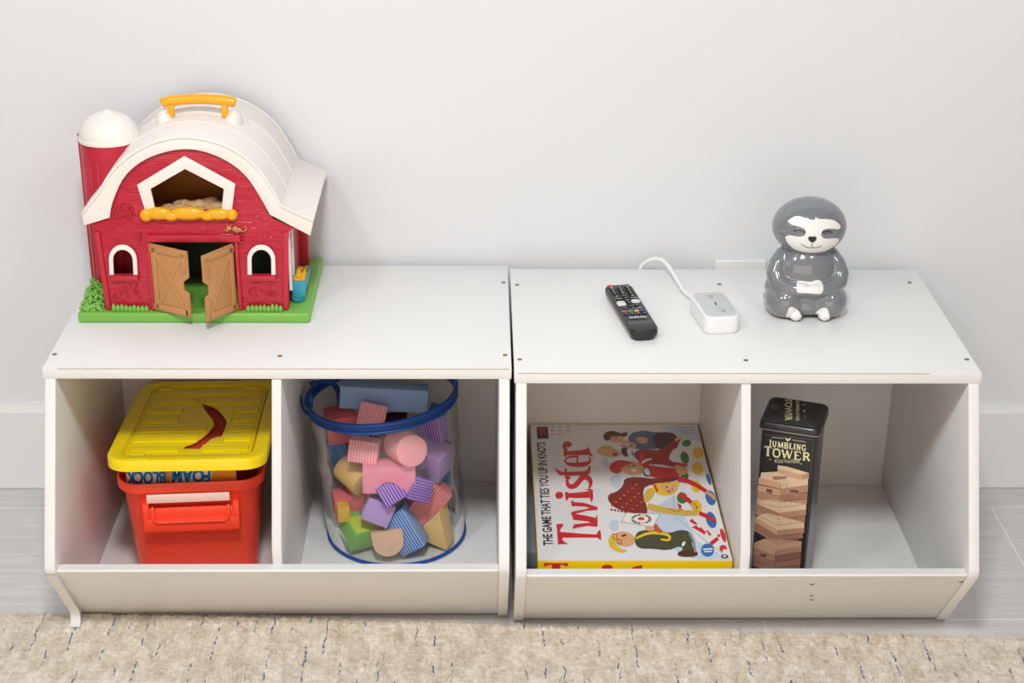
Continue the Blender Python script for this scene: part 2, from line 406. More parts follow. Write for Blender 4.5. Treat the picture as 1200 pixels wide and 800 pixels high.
# ------------------------------------------------------------------ cubby units
screwm = mat('screw_hole_wood', '8f7f5f', .7); screwg = mat('screw_zinc', '8b8b86', .35, metal=.8)
TH = .0150
def unit(x0, x1, dy, label, screws, strip=False):
    t = thing('storage_cubby', label, 'storage unit', ((x0 + x1) / 2, .2, 0), 'white two-bin cubby units')
    D = .370; a0, a1 = x0 + .0025, x1 - .0025
    def Y(v): return v + dy
    box('top_panel', (x0, x1, Y(0), Y(D), TOPZ - TH, TOPZ), laminate, t, bev=.0009)
    def prof(x):
        pts = [(x, 0, TOPZ - TH), (x, -.1005, .156), (x, -.1045, .148), (x, -.1035, .138), (x, .0, .004), (x, .004, .0005), (x, D, .0005), (x, D, TOPZ - TH)]
        return [(a, Y(b_), c) for a, b_, c in pts]
    prism('side_panel', prof(a0), (TH * .93, 0, 0), laminate, t, bev=.0008)
    prism('side_panel', prof(a1 - TH * .93), (TH * .93, 0, 0), laminate, t, bev=.0008)
    w_ = TH * .93; i0, i1 = a0 + w_ + .0002, a1 - w_ - .0002
    box('bottom_panel', (i0, i1, Y(.012), Y(D - .007), .003, .018), laminate, t, bev=0)
    box('back_panel', (i0, i1, Y(D - .006), Y(D - .001), .003, TOPZ - TH - .0003), laminate, t, bev=0)
    cx = (x0 + x1) / 2 - .0025
    dv = [(0.003, TOPZ - TH - .0002), (-.0865, .168), (-.0865, .142), (.012, .0182), (D - .007, .0182), (D - .007, TOPZ - TH - .0002)]
    prism('divider', [(cx - .006, Y(a), b_) for a, b_ in dv], (.0125, 0, 0), laminate, t, bev=.0005)
    lp = [(-.1008, .1395), (-.0995, .1420), (-.0855, .1420), (.0125, .0183), (.0125, .003), (.006, .003)]
    prism('front_lip', [(i0, Y(a), b_) for a, b_ in lp], (i1 - i0, 0, 0), laminate, t, bev=.0004)
    for px, py, k in screws:
        p = hz(px, py, TOPZ + .0002)
        lathe('screw', [(.0001, .0001), (.0034, .0001), (.0034, .0005), (.0026, .0007), (.0012, -.0001 + .0004), (.0001, .0003)], (p.x, p.y, TOPZ + .0001), screwm if k else screwg, t, seg=16)
    return t
U1 = unit(-.620, -.0022, 0, 'white two-bin storage cubby on the left, carrying the toy barn', [(64, 415, 0), (328, 417, 1), (590, 331, 0), (592, 416, 1)])
U2 = unit(.0012, .620, -.013, 'white two-bin storage cubby on the right, under the remote and sloth', [(606, 333.5, 0), (609, 421, 1), (843, 333, 0), (874, 422, 0), (1066, 331, 0), (1133, 421, 0)])
# chips along the top front edges
chip = mat('chipped_edge', 'b59e7e', .8)
for X, Yd, U in (([(-.60, -.4, .5), (-.2, -.005, .9)], 0, U1), ([(.006, .06, .5), (.06, .40, .5), (.45, .55, .4)], -.013, U2)):
    V = []; F = []; xa = min(q[0] for q in X); xb = max(q[1] for q in X); n_ = 90
    for k in range(n_ + 1):
        x = xa + (xb - xa) * k / n_; h = max(.00006, random.uniform(-.0002, .00042))
        V += [(x, Yd - .0001, TOPZ - .0009), (x, Yd - .0001 + .0003, TOPZ - .0001), (x, Yd + .0003 + h, TOPZ + .0001)]
    for k in range(n_): F += [(3 * k, 3 * k + 3, 3 * k + 4, 3 * k + 1), (3 * k + 1, 3 * k + 4, 3 * k + 5, 3 * k + 2)]
    mesh('chipped_edge', V, F, chip, U)
scuff = mat('scuff', '5a4c40', .8)
for a, b_, l in ((952, 684, 7), (951, 697, 5), (951, 702, 4), (1128, 681, 10)):
    N_ = Vector((0, -.1365, -.1068)).normalized(); P0 = Vector((0, -.1138, .1395))
    ik = Ink(lambda x, y: hit(x, y, P0, N_), N_); ik.line([(a - l / 2, b_), (a, b_ + 1), (a + l / 2, b_ - .5)], [.4, 1.6, .4], scuff); ik.build('scuff_mark', U2)
# peeled edge strip curling on to the rug
pth = [(-.107, .138), (-.05, .072), (-.02, .033), (-.012, .021), (-.014, .014), (-.022, .0115), (-.031, .0112)]
pp = [(-.1035, .138), (-.052, .0700)] + [(-.0365, .047), (-.0245, .033), (-.021, .023), (-.0235, .016), (-.0300, .0125), (-.038, .0118)]
pp = [(a - .0005, b_) for a, b_ in pp]
pp = smoothpoly([Vector(p) for p in pp], 2, False)
V = []; F = []
for i, p in enumerate(pp):
    w0 = -.6172; sh = .0055 * i / len(pp)
    for x in (w0 + sh, w0 + .0135 + sh): V.append((x, p.x, p.y)); 
for i, p in enumerate(pp):
    nn = Vector((-.9, -.5)).normalized()
    w0 = -.6172; sh = .0055 * i / len(pp)
    for x in (w0 + sh, w0 + .0135 + sh): V.append((x, p.x - .0006, p.y - .0004))
m_ = len(pp) * 2
for i in range(len(pp) - 1):
    a = 2 * i; F += [(a, a + 1, a + 3, a + 2), (m_ + a, m_ + a + 2, m_ + a + 3, m_ + a + 1), (a, a + 2, m_ + a + 2, m_ + a), (a + 1, m_ + a + 1, m_ + a + 3, a + 3)]
mesh('edge_banding', V, F, laminate, U1, smooth=False)['label'] = 'peeled white edge strip curling on to the rug'

# ------------------------------------------------------------------ wall outlet plate behind the right unit
op = thing('outlet_cover', 'white outlet cover plate peeking above the back of the right cubby', 'wall outlet', (.355, .386, .34))
plm = mat('white_plastic', (.82, .82, .81), .35, .01, 5)
bm = bmesh.new(); bm_box(bm, .3155, .3955, .3795, .3859, .283, .3945, bev=.0025, seg=3); from_bm('plate', bm, plm, op, True)
box('socket', (.328, .383, .3780, .3796, .300, .380), plm, op, bev=.0004)

# ================================================================== TOY BARN
red = mat('barn_red_plastic', 'bf2137', .38, .05, 60, .5, bump=.0)
def barn():
    t = thing('toy_barn', 'red plastic toy barn with cream roof and yellow handle on left cubby', 'toy barn', (-.443, .26, TOPZ))
    # embossed wood grain on the red
    gr = bpy.data.materials.new('barn_red_woodgrain'); gr.use_nodes = True; n = gr.node_tree.nodes; L = gr.node_tree.links; b = n['Principled BSDF']
    b.inputs['Base Color'].default_value = (*hexc('bf2037'), 1); b.inputs['Roughness'].default_value = .22
    tc = n.new('ShaderNodeTexCoord'); mp = n.new('ShaderNodeMapping'); mp.inputs['Scale'].default_value = (11, 11, 190); L.new(tc.outputs['Object'], mp.inputs[0])
    ns = n.new('ShaderNodeTexNoise'); ns.inputs['Scale'].default_value = 1; ns.inputs['Detail'].default_value = 2; L.new(mp.outputs[0], ns.inputs[0])
    wv = n.new('ShaderNodeMath'); wv.operation = 'PINGPONG'; L.new(ns.outputs['Fac'], wv.inputs[0]); wv.inputs[1].default_value = .07
    lt = n.new('ShaderNodeMapRange'); L.new(wv.outputs[0], lt.inputs[0]); lt.inputs[1].default_value = 0; lt.inputs[2].default_value = .016; lt.inputs[3].default_value = 1; lt.inputs[4].default_value = 0
    bp = n.new('ShaderNodeBump'); bp.inputs['Strength'].default_value = .7; bp.inputs['Distance'].default_value = .0006; L.new(lt.outputs[0], bp.inputs['Height']); L.new(bp.outputs[0], b.inputs['Normal'])
    cream = mat('cream_plastic', 'efe9e2', .42, .015, 12)
    green = mat('green_plastic', '78b54c', .35, .03, 30); yel = mat('barn_yellow_plastic', 'f4ab14', .28, .02, 20)
    tan = mat('tan_plastic', 'c08a55', .45, .03, 20, bump=.1); brn = mat('hay_tan', 'd0a878', .6, .06, 80, bump=.6, bscale=120)
    dk = mat('barn_inner', '4a2a1a', .6); teal = mat('teal_plastic', '2f9db8', .35); flo = mat('loft_floor', 'a5691c', .5)
    YF = .160
    def c(x, y, Y=YF): return hy(70 + x / 2.582, 90 + y / 2.582, Y)
    # base
    box('base', (-.605, -.282, .149, .366, TOPZ + .0002, .404), green, t, bev=.003, seg=3)
    bz = .404
    # front wall with openings
    outer = [c(145, 706), c(112, 520), c(100, 445), c(118, 400), c(150, 345), c(180, 300), c(250, 245), c(320, 218), c(375, 208), c(430, 215), c(500, 243), c(565, 290), c(610, 355), c(645, 430), c(690, 450), c(690, 600), c(690, 706)]
    for p in outer: p.y = YF
    def lowz(l):
        for p in l:
            if p.z < bz + .004: p.z = bz + .0003
        return l
    lowz(outer)
    door = [c(275, 500), c(289, 706), c(541, 706), c(526, 500)]; lowz(door)
    for p in (door[1], door[2]): p.z = bz - .002
    def arch(x0, x1, y0, y1, xo=0):
        pts = [(x0, y1)]; cx = (x0 + x1) / 2; rx = (x1 - x0) / 2; ry = rx * 1.05
        for k in range(13):
            a = math.pi - math.pi * k / 12; pts.append((cx + rx * math.cos(a), y0 + ry - ry * math.sin(a)))
        pts.append((x1, y1)); return pts
    w1 = [c(a + (b_ - 597) * .05, b_) for a, b_ in arch(163, 226, 519, 597)]
    w2 = [c(a + (b_ - 597) * .02, b_) for a, b_ in arch(580, 643, 519, 597)]
    loft_i = [c(*q) for q in ((290, 402), (275, 335), (380, 275), (497, 335), (490, 402))]
    # door gap reaches the lower edge: run the outline around it
    out2 = outer[:1] + outer[1:] + [Vector((door[2].x, YF, bz + .0003)), door[3], door[0], Vector((door[1].x, YF, bz + .0003))]
    plate('front_wall', [out2, w1, w2, loft_i], (0, YF, 0), (1, 0, 0), (0, 0, 1), -.004, gr, t)
    # corner post lines & door surround
    def bar(name, a, b_, wd, dep, m, par=t, y=YF):
        a = Vector(a); b_ = Vector(b_); d = (b_ - a).normalized(); s = Vector((d.z, 0, -d.x)) * wd / 2
        return prism(name, [a - s, b_ - s, b_ + s, a + s], (0, -dep, 0), m, par, bev=dep * .25)
    bar('door_frame', c(262, 487), c(547, 487), .0105, .004, red)
    bar('door_frame', c(268, 500), c(284, 703), .0045, .003, red); bar('door_frame', c(534, 500), c(548, 703), .0045, .003, red)
    bar('corner_board', c(112, 470), c(148, 704), .007, .0018, red); bar('corner_board', c(684, 470), c(684, 704), .007, .0018, red)
    for hx in (242, 552):
        for q in range(3): 
            p = c(hx, 478 + q * 9); box('hinge', (p.x - .0016, p.x + .0016, YF - .0042, YF, p.z - .0012, p.z + .0012), red, t, bev=.0005)
    # flower emboss
    def blob(path, r, m, name, par=t): tube(name, path, r, m, par, seg=8)
    vf = []
    for cx, cy, rr in ((195, 405, 12), (177, 400, 9), (213, 400, 9), (168, 418, 8), (182, 420, 10), (207, 420, 10), (220, 418, 7), (196, 398, 16)):
        vf.append(tube_vf([c(cx + rr * math.cos(a), cy + rr * math.sin(a)) for a in (k * math.pi / 6 for k in range(12))], .0006, 6, True))
    mesh('butterfly_relief', *join_vf(vf), red, t, smooth=True)
    for X0 in (200, 612):
        vf = []
        for k in range(22):
            x = X0 + random.uniform(-42, 42); y = random.uniform(632, 668)
            P = c(x, y); vf.append(tube_vf([P + Vector((.0012 * math.cos(a), 0, .0012 * math.sin(a))) for a in (j * math.pi / 3 for j in range(6))], .0005, 5, True))
        mesh('flower_relief', *join_vf(vf), red, t, smooth=True)
    # window frames
    for nm, sh, sx in (('l', 0, .05), ('r', 417, .02)):
        o_ = [c(a + sh + (b_ - 597) * sx, b_) for a, b_ in arch(152, 237, 506, 597)]; i_ = [c(a + sh + (b_ - 597) * sx, b_) for a, b_ in arch(165, 224, 521, 597)]
        plate('window_frame', [o_ + i_[::-1]], (0, YF, 0), (1, 0, 0), (0, 0, 1), .0035, cream, t, bev=.0009)
        s0, s1 = c(157 + sh, 606), c(239 + sh, 606)
        box('window_sill', (s0.x, s1.x, YF - .006, YF, s0.z - .0035, s0.z + .004), red, t, bev=.001)
    def ballvf(p, rx, ry, rz):
        V = []; F = []; 
        for i in range(9):
            ph = math.pi * i / 8
            for k in range(12):
                a = 2 * math.pi * k / 12; V.append(p + Vector((rx * math.sin(ph) * math.cos(a), ry * math.sin(ph) * math.sin(a), rz * math.cos(ph))))
        for i in range(8):
            for k in range(12): F.append((i * 12 + k, (i + 1) * 12 + k, (i + 1) * 12 + (k + 1) % 12, i * 12 + (k + 1) % 12))
        return V, F
    # loft frame and hay ledge
    lo = [c(*q) for q in ((261, 408), (235, 325), (378, 238), (532, 322), (521, 408))]
    plate('loft_frame', [lo + [c(*q) for q in ((490, 408), (497, 337), (380, 277), (276, 337), (292, 408))]], (0, YF, 0), (1, 0, 0), (0, 0, 1), .0032, cream, t, bev=.0007)
    vf = []
    for x0, x1, rr, dy in ((247, 277, 20, 2), (262, 340, 20, -3), (315, 360, 15, 5), (335, 440, 21, -3), (425, 470, 15, 4), (440, 518, 18, -1), (505, 537, 18, 1)):
        A_ = c(x0, 416 + dy, YF - .003); B_ = c(x1, 416 + dy, YF - .003); vf.append(ballvf((A_ + B_) / 2, max((B_ - A_).length / 2 * 1.12, rr * .00046), .007, rr * .00046))
    mesh('hay_ledge', *join_vf(vf), yel, t, smooth=True)
    # cat
    yc = YF - .002
    vf = [ballvf(c(512, 458, yc), .0038, .002, .0035), ballvf(c(531, 460, yc), .0045, .0025, .004), ballvf(c(543, 463, yc), .0032, .002, .003),
          tube_vf([c(508, 451, yc), c(507, 446, yc)], [.0012, .0004], 6), tube_vf([c(517, 451, yc), c(519, 446, yc)], [.0012, .0004], 6),
          tube_vf([c(505, 462, yc), c(497, 465, yc)], [.001, .0008], 6), tube_vf(smoothpoly([c(545, 466, yc), c(556, 468, yc), c(564, 462, yc), c(564, 454, yc), c(560, 451, yc)], 2, False), .0009, 8),
          ballvf(c(507, 467, yc), .0018, .0015, .0012), ballvf(c(536, 469, yc), .0022, .0015, .0012)]
    mesh('cat_figure', *join_vf(vf), tan, t, smooth=True)['label'] = 'tan plastic cat on the door header'
    # doors
    def leaf(h0, h1, f0, tx):
        h0 = Vector(h0); U_ = (Vector(f0) - h0); wd = U_.length; U_.normalize(); H = h1.z - h0.z
        N_ = U_.cross(Vector((0, 0, 1)))
        if N_.y > 0: N_ = -N_
        P = lambda u, v, e=0: h0 + U_ * (u * wd) + Vector((0, 0, v * H)) + N_ * e
        out = [P(0, 0), P(1.0, 0), P(1.0, .36), P(.86, .40), P(.86, .52), P(1.02, .60), P(1.02, .985), P(0, 1)]
        bm = bmesh.new(); prism_bm(bm, out, -N_ * .003, .0004); d = from_bm('barn_door', bm, tan, t, True)
        def pl(a, b_, wv, e):
            A = P(*a); B = P(*b_); dd = (B - A).normalized(); s = dd.cross(N_) * wv / 2
            bm_ = bmesh.new(); prism_bm(bm_, [A - s, B - s, B + s, A + s], N_ * e, e * .3); from_bm('brace', bm_, tan, d, True)
        pl((.10, .04), (.10, .96), .006, .0016); pl((.0, .93), (1, .93), .009, .0016); pl((.0, .07), (1, .07), .009, .0016)
        pl((.90, .65), (.90, .95), .007, .0016); pl((.92, .02), (.92, .34), .005, .0016)
        pl((.14, .12), (.84, .88), .0055, .001); pl((.14, .88), (.84, .12), .0055, .0012)
        return d
    hl0 = Vector((c(290, 705).x, YF - .003, bz + .0015)); hl1 = Vector((hl0.x, hl0.y, c(275, 500).z - .001))
    fl = hz(70 + 397 / 2.582, 90 + 729 / 2.582, bz + .0015)
    leaf(hl0, hl1, fl, 0)
    hr0 = Vector((c(538, 705).x, YF - .003, bz + .0015)); hr1 = Vector((hr0.x, hr0.y, hl1.z))
    fr = hz(70 + 447 / 2.582, 90 + 743 / 2.582, bz + .0015)
    leaf(hr0, hr1, fr, 0)
    # green tufts
    def tufts(x0, x1):
        vf = []; k = 9
        for j in range(k):
            p = c(x0 + (x1 - x0) * j / (k - 1), 690, YF - .0035); h = random.uniform(.008, .0115); vf.append(tube_vf([Vector((p.x, p.y, bz - .001)), Vector((p.x, p.y, bz + h * .6)), Vector((p.x, p.y, bz + h))], [.0034, .0031, .001], 10))
        mesh('grass_tuft', *join_vf(vf), green, t, smooth=True)
    tufts(163, 262); tufts(570, 668)
    # bush on left of the wall
    vf = []
    for k in range(420):
        x = random.uniform(-.601, -.572); y = random.uniform(.156, .235)
        h = .004 + min(.016, (y - .154) * .5)
        vf.append(ballvf(Vector((x, y, bz + h * random.random())), random.uniform(.002, .0035), random.uniform(.002, .003), random.uniform(.002, .0035)))
    mesh('bush', *join_vf(vf), green, t, smooth=True)
    # side and back walls, and an added dark panel for interior shade
    YB = .352
    bk = [Vector((p.x, YB, p.z)) for p in outer]
    plate('back_wall', [bk], (0, YB, 0), (1, 0, 0), (0, 0, 1), -.004, red, t)
    SX = -.3115
    fr_ = [(YF + .005, bz), (YF + .005, .528), (YB - .001, .528), (YB - .001, bz)]
    op_ = [(YF + .028, .418), (YF + .028, .512), (YF + .10, .512), (YF + .10, .418)]
    plate('side_wall', [[Vector((SX, a, b_)) for a, b_ in fr_], [Vector((SX, a, b_)) for a, b_ in op_]], (SX, 0, 0), (0, 1, 0), (0, 0, 1), -.003, red, t)
    plate('side_wall', [[Vector((-.566, a, b_)) for a, b_ in fr_]], (-.566, 0, 0), (0, 1, 0), (0, 0, 1), .003, red, t)
    for (ya, yb) in ((YF + .014, YF + .020), (YF + .046, YF + .056)):
        box('window_frame', (SX, SX + .004, ya, yb, .428, .522), cream, t, bev=.0008)
    box('window_frame', (-.2995, -.2965, YB - .018, YB - .010, .455, .53), cream, t, bev=.0008)
    box('side_post', (-.322, -.300, YB - .022, YB, bz, .525), red, t, bev=.002)
    prism('eave_bracket', [(-.314, YF + .001, .530), (-.296, YF + .001, .530), (-.314, YF + .001, .515)], (0, .004, 0), red, t)
    box('shade_panel', (-.555, -.320, YF + .120, YF + .123, bz + .001, .526), mat('barn_painted_shade', '20241f', .5), t, bev=0)  # added plate, its near-black colour paints the shade inside the barn
    box('floor_panel', (-.560, -.324, YF + .004, YB - .002, bz, bz + .0008), green, t, bev=0)
    # loft floor and hay
    box('loft_floor', (-.562, -.316, YF + .0045, YB - .006, .527, .530), flo, t, bev=0)
    box('loft_back', (-.53, -.35, YF + .11, YF + .113, .530, .60), flo, t, bev=0)
    vf = []
    for k in range(60):
        p = c(random.uniform(325, 485), 392, YF + .035)
        vf.append(ballvf(Vector((p.x, YF + random.uniform(.01, .05), .533 + random.random() * .016)), random.uniform(.009, .015), .011, random.uniform(.005, .008)))
    mesh('hay_pile', *join_vf(vf), brn, t, smooth=True)
    # roof trim + roof shell
    YT = .150
    def ct(x, y): return hy(70 + x / 2.582, 90 + y / 2.582, YT)
    op0 = [(62, 415), (112, 353), (150, 285), (220, 225), (300, 190), (375, 180), (450, 190), (530, 220), (600, 275), (640, 335), (672, 393), (768, 436)]
    arc_o = [Vector((ct(*q).x, YT, ct(*q).z)) for q in op0]
    def sm_open(pts, keep=(0, 1, -2, -1)):
        a = pts[:1]; mid = smoothpoly(pts[1:-1], 2, False); return a + mid + pts[-1:]
    arc_o = sm_open(arc_o)
    ip = [(70, 455), (148, 431), (155, 385), (190, 305), (250, 255), (320, 230), (375, 222), (430, 228), (500, 255), (560, 300), (600, 360), (634, 422), (757, 486)]
    arc_i = sm_open([ct(*q) for q in ip])
    plate('roof_trim', [arc_o + arc_i[::-1]], (0, YT, 0), (1, 0, 0), (0, 0, 1), -.014, cream, t, bev=.0012)
    th = .0035
    ins = []
    for i, p in enumerate(arc_o):
        a = arc_o[max(0, i - 1)]; b_ = arc_o[min(len(arc_o) - 1, i + 1)]; d = (b_ - a).normalized(); nn = Vector((d.z, 0, -d.x)); ins.append(p + nn * th)
    ring = arc_o + ins[::-1]
    prism('roof', [p + Vector((0, .004, 0)) for p in ring], (0, .366 - YT - .004, 0), cream, t, bev=.0006)
    # seams across the roof and a raised centre band
    for yv, nm in ((.222, 'roof_rib'), (.292, 'roof_rib'), (.360, 'roof_rib')):
        r2 = []
        for i, p in enumerate(arc_o[1:-1]):
            a = arc_o[i]; b_ = arc_o[i + 2]; d = (b_ - a).normalized(); nn = Vector((-d.z, 0, d.x)); r2.append(p + nn * .0009)
        prism(nm, [p + Vector((0, yv - YT, 0)) for p in (r2 + arc_o[1:-1][::-1])], (0, .003, 0), cream, t)
    # handle
    hy_ = .262
    # handle mounts first: where the roof surface sits under each end
    import bisect
    def roofz(x):
        for a, b_ in zip(arc_o[:-1], arc_o[1:]):
            if a.x <= x <= b_.x: return a.z + (b_.z - a.z) * (x - a.x) / (b_.x - a.x)
        return .65
    def hp(x, y): return hy(170 + x / 9.23, 100 + y / 9.23, hy_)
    path = [hp(*q) for q in ((190, 190), (250, 172), (400, 152), (600, 145), (800, 155), (920, 172), (965, 182))]
    path = smoothpoly(path, 2, False)
    tube('handle', [path[0] + Vector((-.0012, 0, -.001))] + path + [path[-1] + Vector((.002, 0, -.0005))], [.003] + [.0068] + [.0072] * (len(path) - 2) + [.0082] + [.004], yel, t, seg=20)
    for x0 in (280, 860):
        a = hp(x0, 190); b_ = hp(x0 - (10 if x0 < 500 else 0), 330)
        bm = bmesh.new(); bm_box(bm, a.x - .0045, a.x + .0045, hy_ - .006, hy_ + .002, b_.z, a.z, bev=.0015); from_bm('handle_leg', bm, yel, t, True)
        sx = a.x + (-.010 if x0 < 500 else .011); rz = roofz(sx)
        V, F = ballvf(Vector((sx, hy_ + .003, rz - .002)), .013, .019, .016); mesh('handle_mount', V, F, cream, t, smooth=True)
        V, F = ballvf(Vector((a.x, hy_ - .002, b_.z)), .0055, .005, .004); 
    bm = bmesh.new(); q0 = hp(215, 300); bm_box(bm, q0.x - .005, q0.x + .006, hy_ - .006, hy_ + .001, q0.z - .0028, q0.z + .0028, mtx=None, bev=.0012); from_bm('handle_hook', bm, yel, t, True)
    # silo
    sc = (-.5615, .252)
    lathe('silo', [(.0, 0), (.0405, 0), (.0405, .001), (.0408, .221), (.0, .221)], (*sc, bz), red, t, seg=64)
    for k in range(7):
        a = R(200 + k * 18); p = Vector((sc[0] + .0408 * math.cos(a), sc[1] + .0408 * math.sin(a), 0))
        tube('silo_rib', [(p.x, p.y, bz + .002), (p.x, p.y, bz + .20)], .0007, red, t, seg=6)
    prof = [(.0, 0), (.0425, 0), (.0425, .004)] + [(.0412 * math.cos(a), .005 + .034 * math.sin(a)) for a in (R(k * 9) for k in range(0, 9))] + [(.007, .0393), (.006, .0405), (.004, .0412), (.0, .0415)]
    lathe('silo_dome', prof, (*sc, bz + .221), cream, t, seg=64)
    prism('silo_flange', [(-.6085, .262, bz), (-.6025, .262, bz), (-.6025, .262, bz + .224), (-.6085, .262, bz + .224)], (0, .006, 0), red, t, bev=.001)
    # trough on the right
    tr = [(-.3105, .442), (-.3105, .4155), (-.306, .409), (-.298, .410), (-.2915, .420), (-.2885, .442), (-.2905, .442), (-.2935, .424), (-.3085, .424), (-.3085, .442)]
    prism('trough', [(a, .185, b_ - .003) for a, b_ in tr], (0, .062, 0), teal, t, bev=.0008)
    for y in (.190, .236): prism('trough_leg', [(-.309, y, bz), (-.293, y, bz), (-.293, y, .415), (-.309, y, .415)], (0, .007, 0), teal, t, bev=.001)
    box('trough_end', (-.3100, -.2905, .183, .187, .414, .439), teal, t, bev=.002)
    corn = mat('corn_yellow', 'f5b51c', .4)
    vf = []
    for k in range(70): vf.append(ballvf(Vector((random.uniform(-.3070, -.2925), random.uniform(.19, .243), .434 + random.random() * .003)), .0026, .0026, .0022))
    mesh('feed', *join_vf(vf), corn, t, smooth=True)
barn()

# ================================================================== REMOTE
def remote():
    t = thing('remote_control', 'black television remote control lying on the right cubby', 'remote control', (.172, .19, TOPZ))
    blk = mat('remote_black', '232427', .38, .03, 50); gry = mat('remote_silver', '9a9b9c', .35, .02, 40, metal=.3); btn = mat('remote_button', '111214', .6); tail = mat('remote_glossy_black', '191a1d', .22)
    f = (hz(740, 401, TOPZ) + hz(771, 399, TOPZ)) / 2; f = Vector((f.x, f.y - .000, TOPZ)); H = .0175
    bk = hz(723.5, 333, TOPZ + H); bk.z = TOPZ
    Vd = (bk - f); Ln = Vd.length; Vd.normalize(); Ud = Vector((Vd.y, -Vd.x, 0)); W = .0405
    def P(u, v, z): return f + Ud * (u * W / 2) + Vd * (v * Ln) + Vector((0, 0, z))
    def ringpts(sw, inset, z, zs=0):
        pts = rrect(W * sw, Ln - inset * 2, .010, 6); return [f + Ud * a + Vd * (b_ + Ln / 2) + Vector((0, 0, z)) for a, b_ in pts]
    rings = [ringpts(.78, .002, .0006), ringpts(.9, .0007, .004), ringpts(.98, 0, .0085)]
    ls = loft('lower_shell', rings, gry, t); ls.data.materials.append(blk)
    for p in ls.data.polygons:
        if abs(p.normal.dot(Vd)) > .35: p.material_index = 1
    loft('upper_shell', [ringpts(.98, 0, .0086), ringpts(1, 0, .011), ringpts(1, 0, .0145), ringpts(.975, .0006, .0163), ringpts(.93, .0016, .017)], blk, t)
    # glossy tail hump
    rr = []
    for i in range(7):
        v = .005 + .19 * i / 6; hh = .017 + .0012 * math.sin(math.pi * i / 6); wd = W / 2 * (.80 if i == 0 else .93)
        rr.append([P(-wd / (W / 2), v, .0155), P(wd / (W / 2), v, .0155), P(wd * .96 / (W / 2), v, hh), P(-wd * .96 / (W / 2), v, hh)])
    loft('tail_cap', rr, tail, t)
    wt = mat('print_white', 'e8e8e8', .5)
    def rb(u, v, w_, l_, m, h=.0012, name='button'):
        pts = rrect(w_, l_, min(w_, l_) * .35, 3); cc = P(u, v, 0)
        o = loft(name, [[cc + Ud * a * s + Vd * b_ * s + Vector((0, 0, z)) for a, b_ in pts] for s, z in ((1, .0168), (1, .017 + h * .7), (.85, .017 + h))], m, t)
        return o
    ik = Ink(lambda u, v: P(u, v, .0172), (0, 0, 1), base=.0012)
    rb(-.62, .965, .0075, .0075, mat('power_red', 'd9473f', .4), .0015, 'power_button'); rb(.62, .968, .0075, .006, mat('source_grey', '6b7470', .5), name='source_button')
    def dig(s, u, v, w_=.16, l_=.018): ik.text(s, (u - w_ / 2, v + l_ / 2, u + w_ / 2, v - l_ / 2), wt, bold=.03)
    nums = [['1', '2', '3'], ['4', '5', '6'], ['7', '8', '9'], ['-', '0', '<']]
    for r_ in range(4):
        for c_ in range(3):
            u = (-.58, 0, .58)[c_]; v = .915 - r_ * .043
            rb(u, v, .0085, .0048, btn); dig(nums[r_][c_], u, v, .14, .019 if nums[r_][c_] != '-' else .006)
    for u, s in ((-.58, '+'), (.58, '^')):
        rb(u, .72, .0088, .011, btn); dig(s, u, .725, .2, .022)
        rb(u, .655, .0088, .008, btn); ik.line([(u - .25, .675), (u + .25, .675)], .006, wt)
    rb(0, .735, .009, .005, btn); dig('MUTE', 0, .735, .28, .012); rb(0, .685, .009, .005, btn); dig('CH', 0, .685, .24, .012); rb(0, .635, .009, .005, btn); dig('HOME', 0, .635, .28, .012)
    rb(-.54, .570, .0125, .017, mat('white_button', 'dcdcdc', .5), .0014); rb(.56, .605, .0125, .012, mat('white_button', 'dcdcdc', .5), .0014)
    rb(-.15, .575, .005, .005, btn); dig('^', .02, .59, .16, .014); rb(.02, .56, .007, .006, btn); rb(.5, .525, .006, .006, btn); dig('o', .5, .525, .13, .013)
    rb(.0, .51, .009, .006, btn); dig('<->', 0, .51, .3, .010); rb(-.5, .50, .008, .005, btn); dig('EXIT', -.5, .475, .35, .012); dig('v', .05, .455, .14, .012); dig('INFO', .5, .455, .35, .012)
    for u, h in ((-.66, 'd65247'), (-.23, '2f9b7c'), (.21, 'e8a53a'), (.66, '2748b8')):
        rb(u, .40, .0068, .0065, mat('key_' + h, h, .45)); rb(u, .335, .0064, .0048, btn); ik.ell(u, .338, .05, .006, wt)
    ik.text('SAMSUNG', (-.60, .272, .60, .238), wt, bold=.03)
    o = ik.build('lettering', t)
remote()

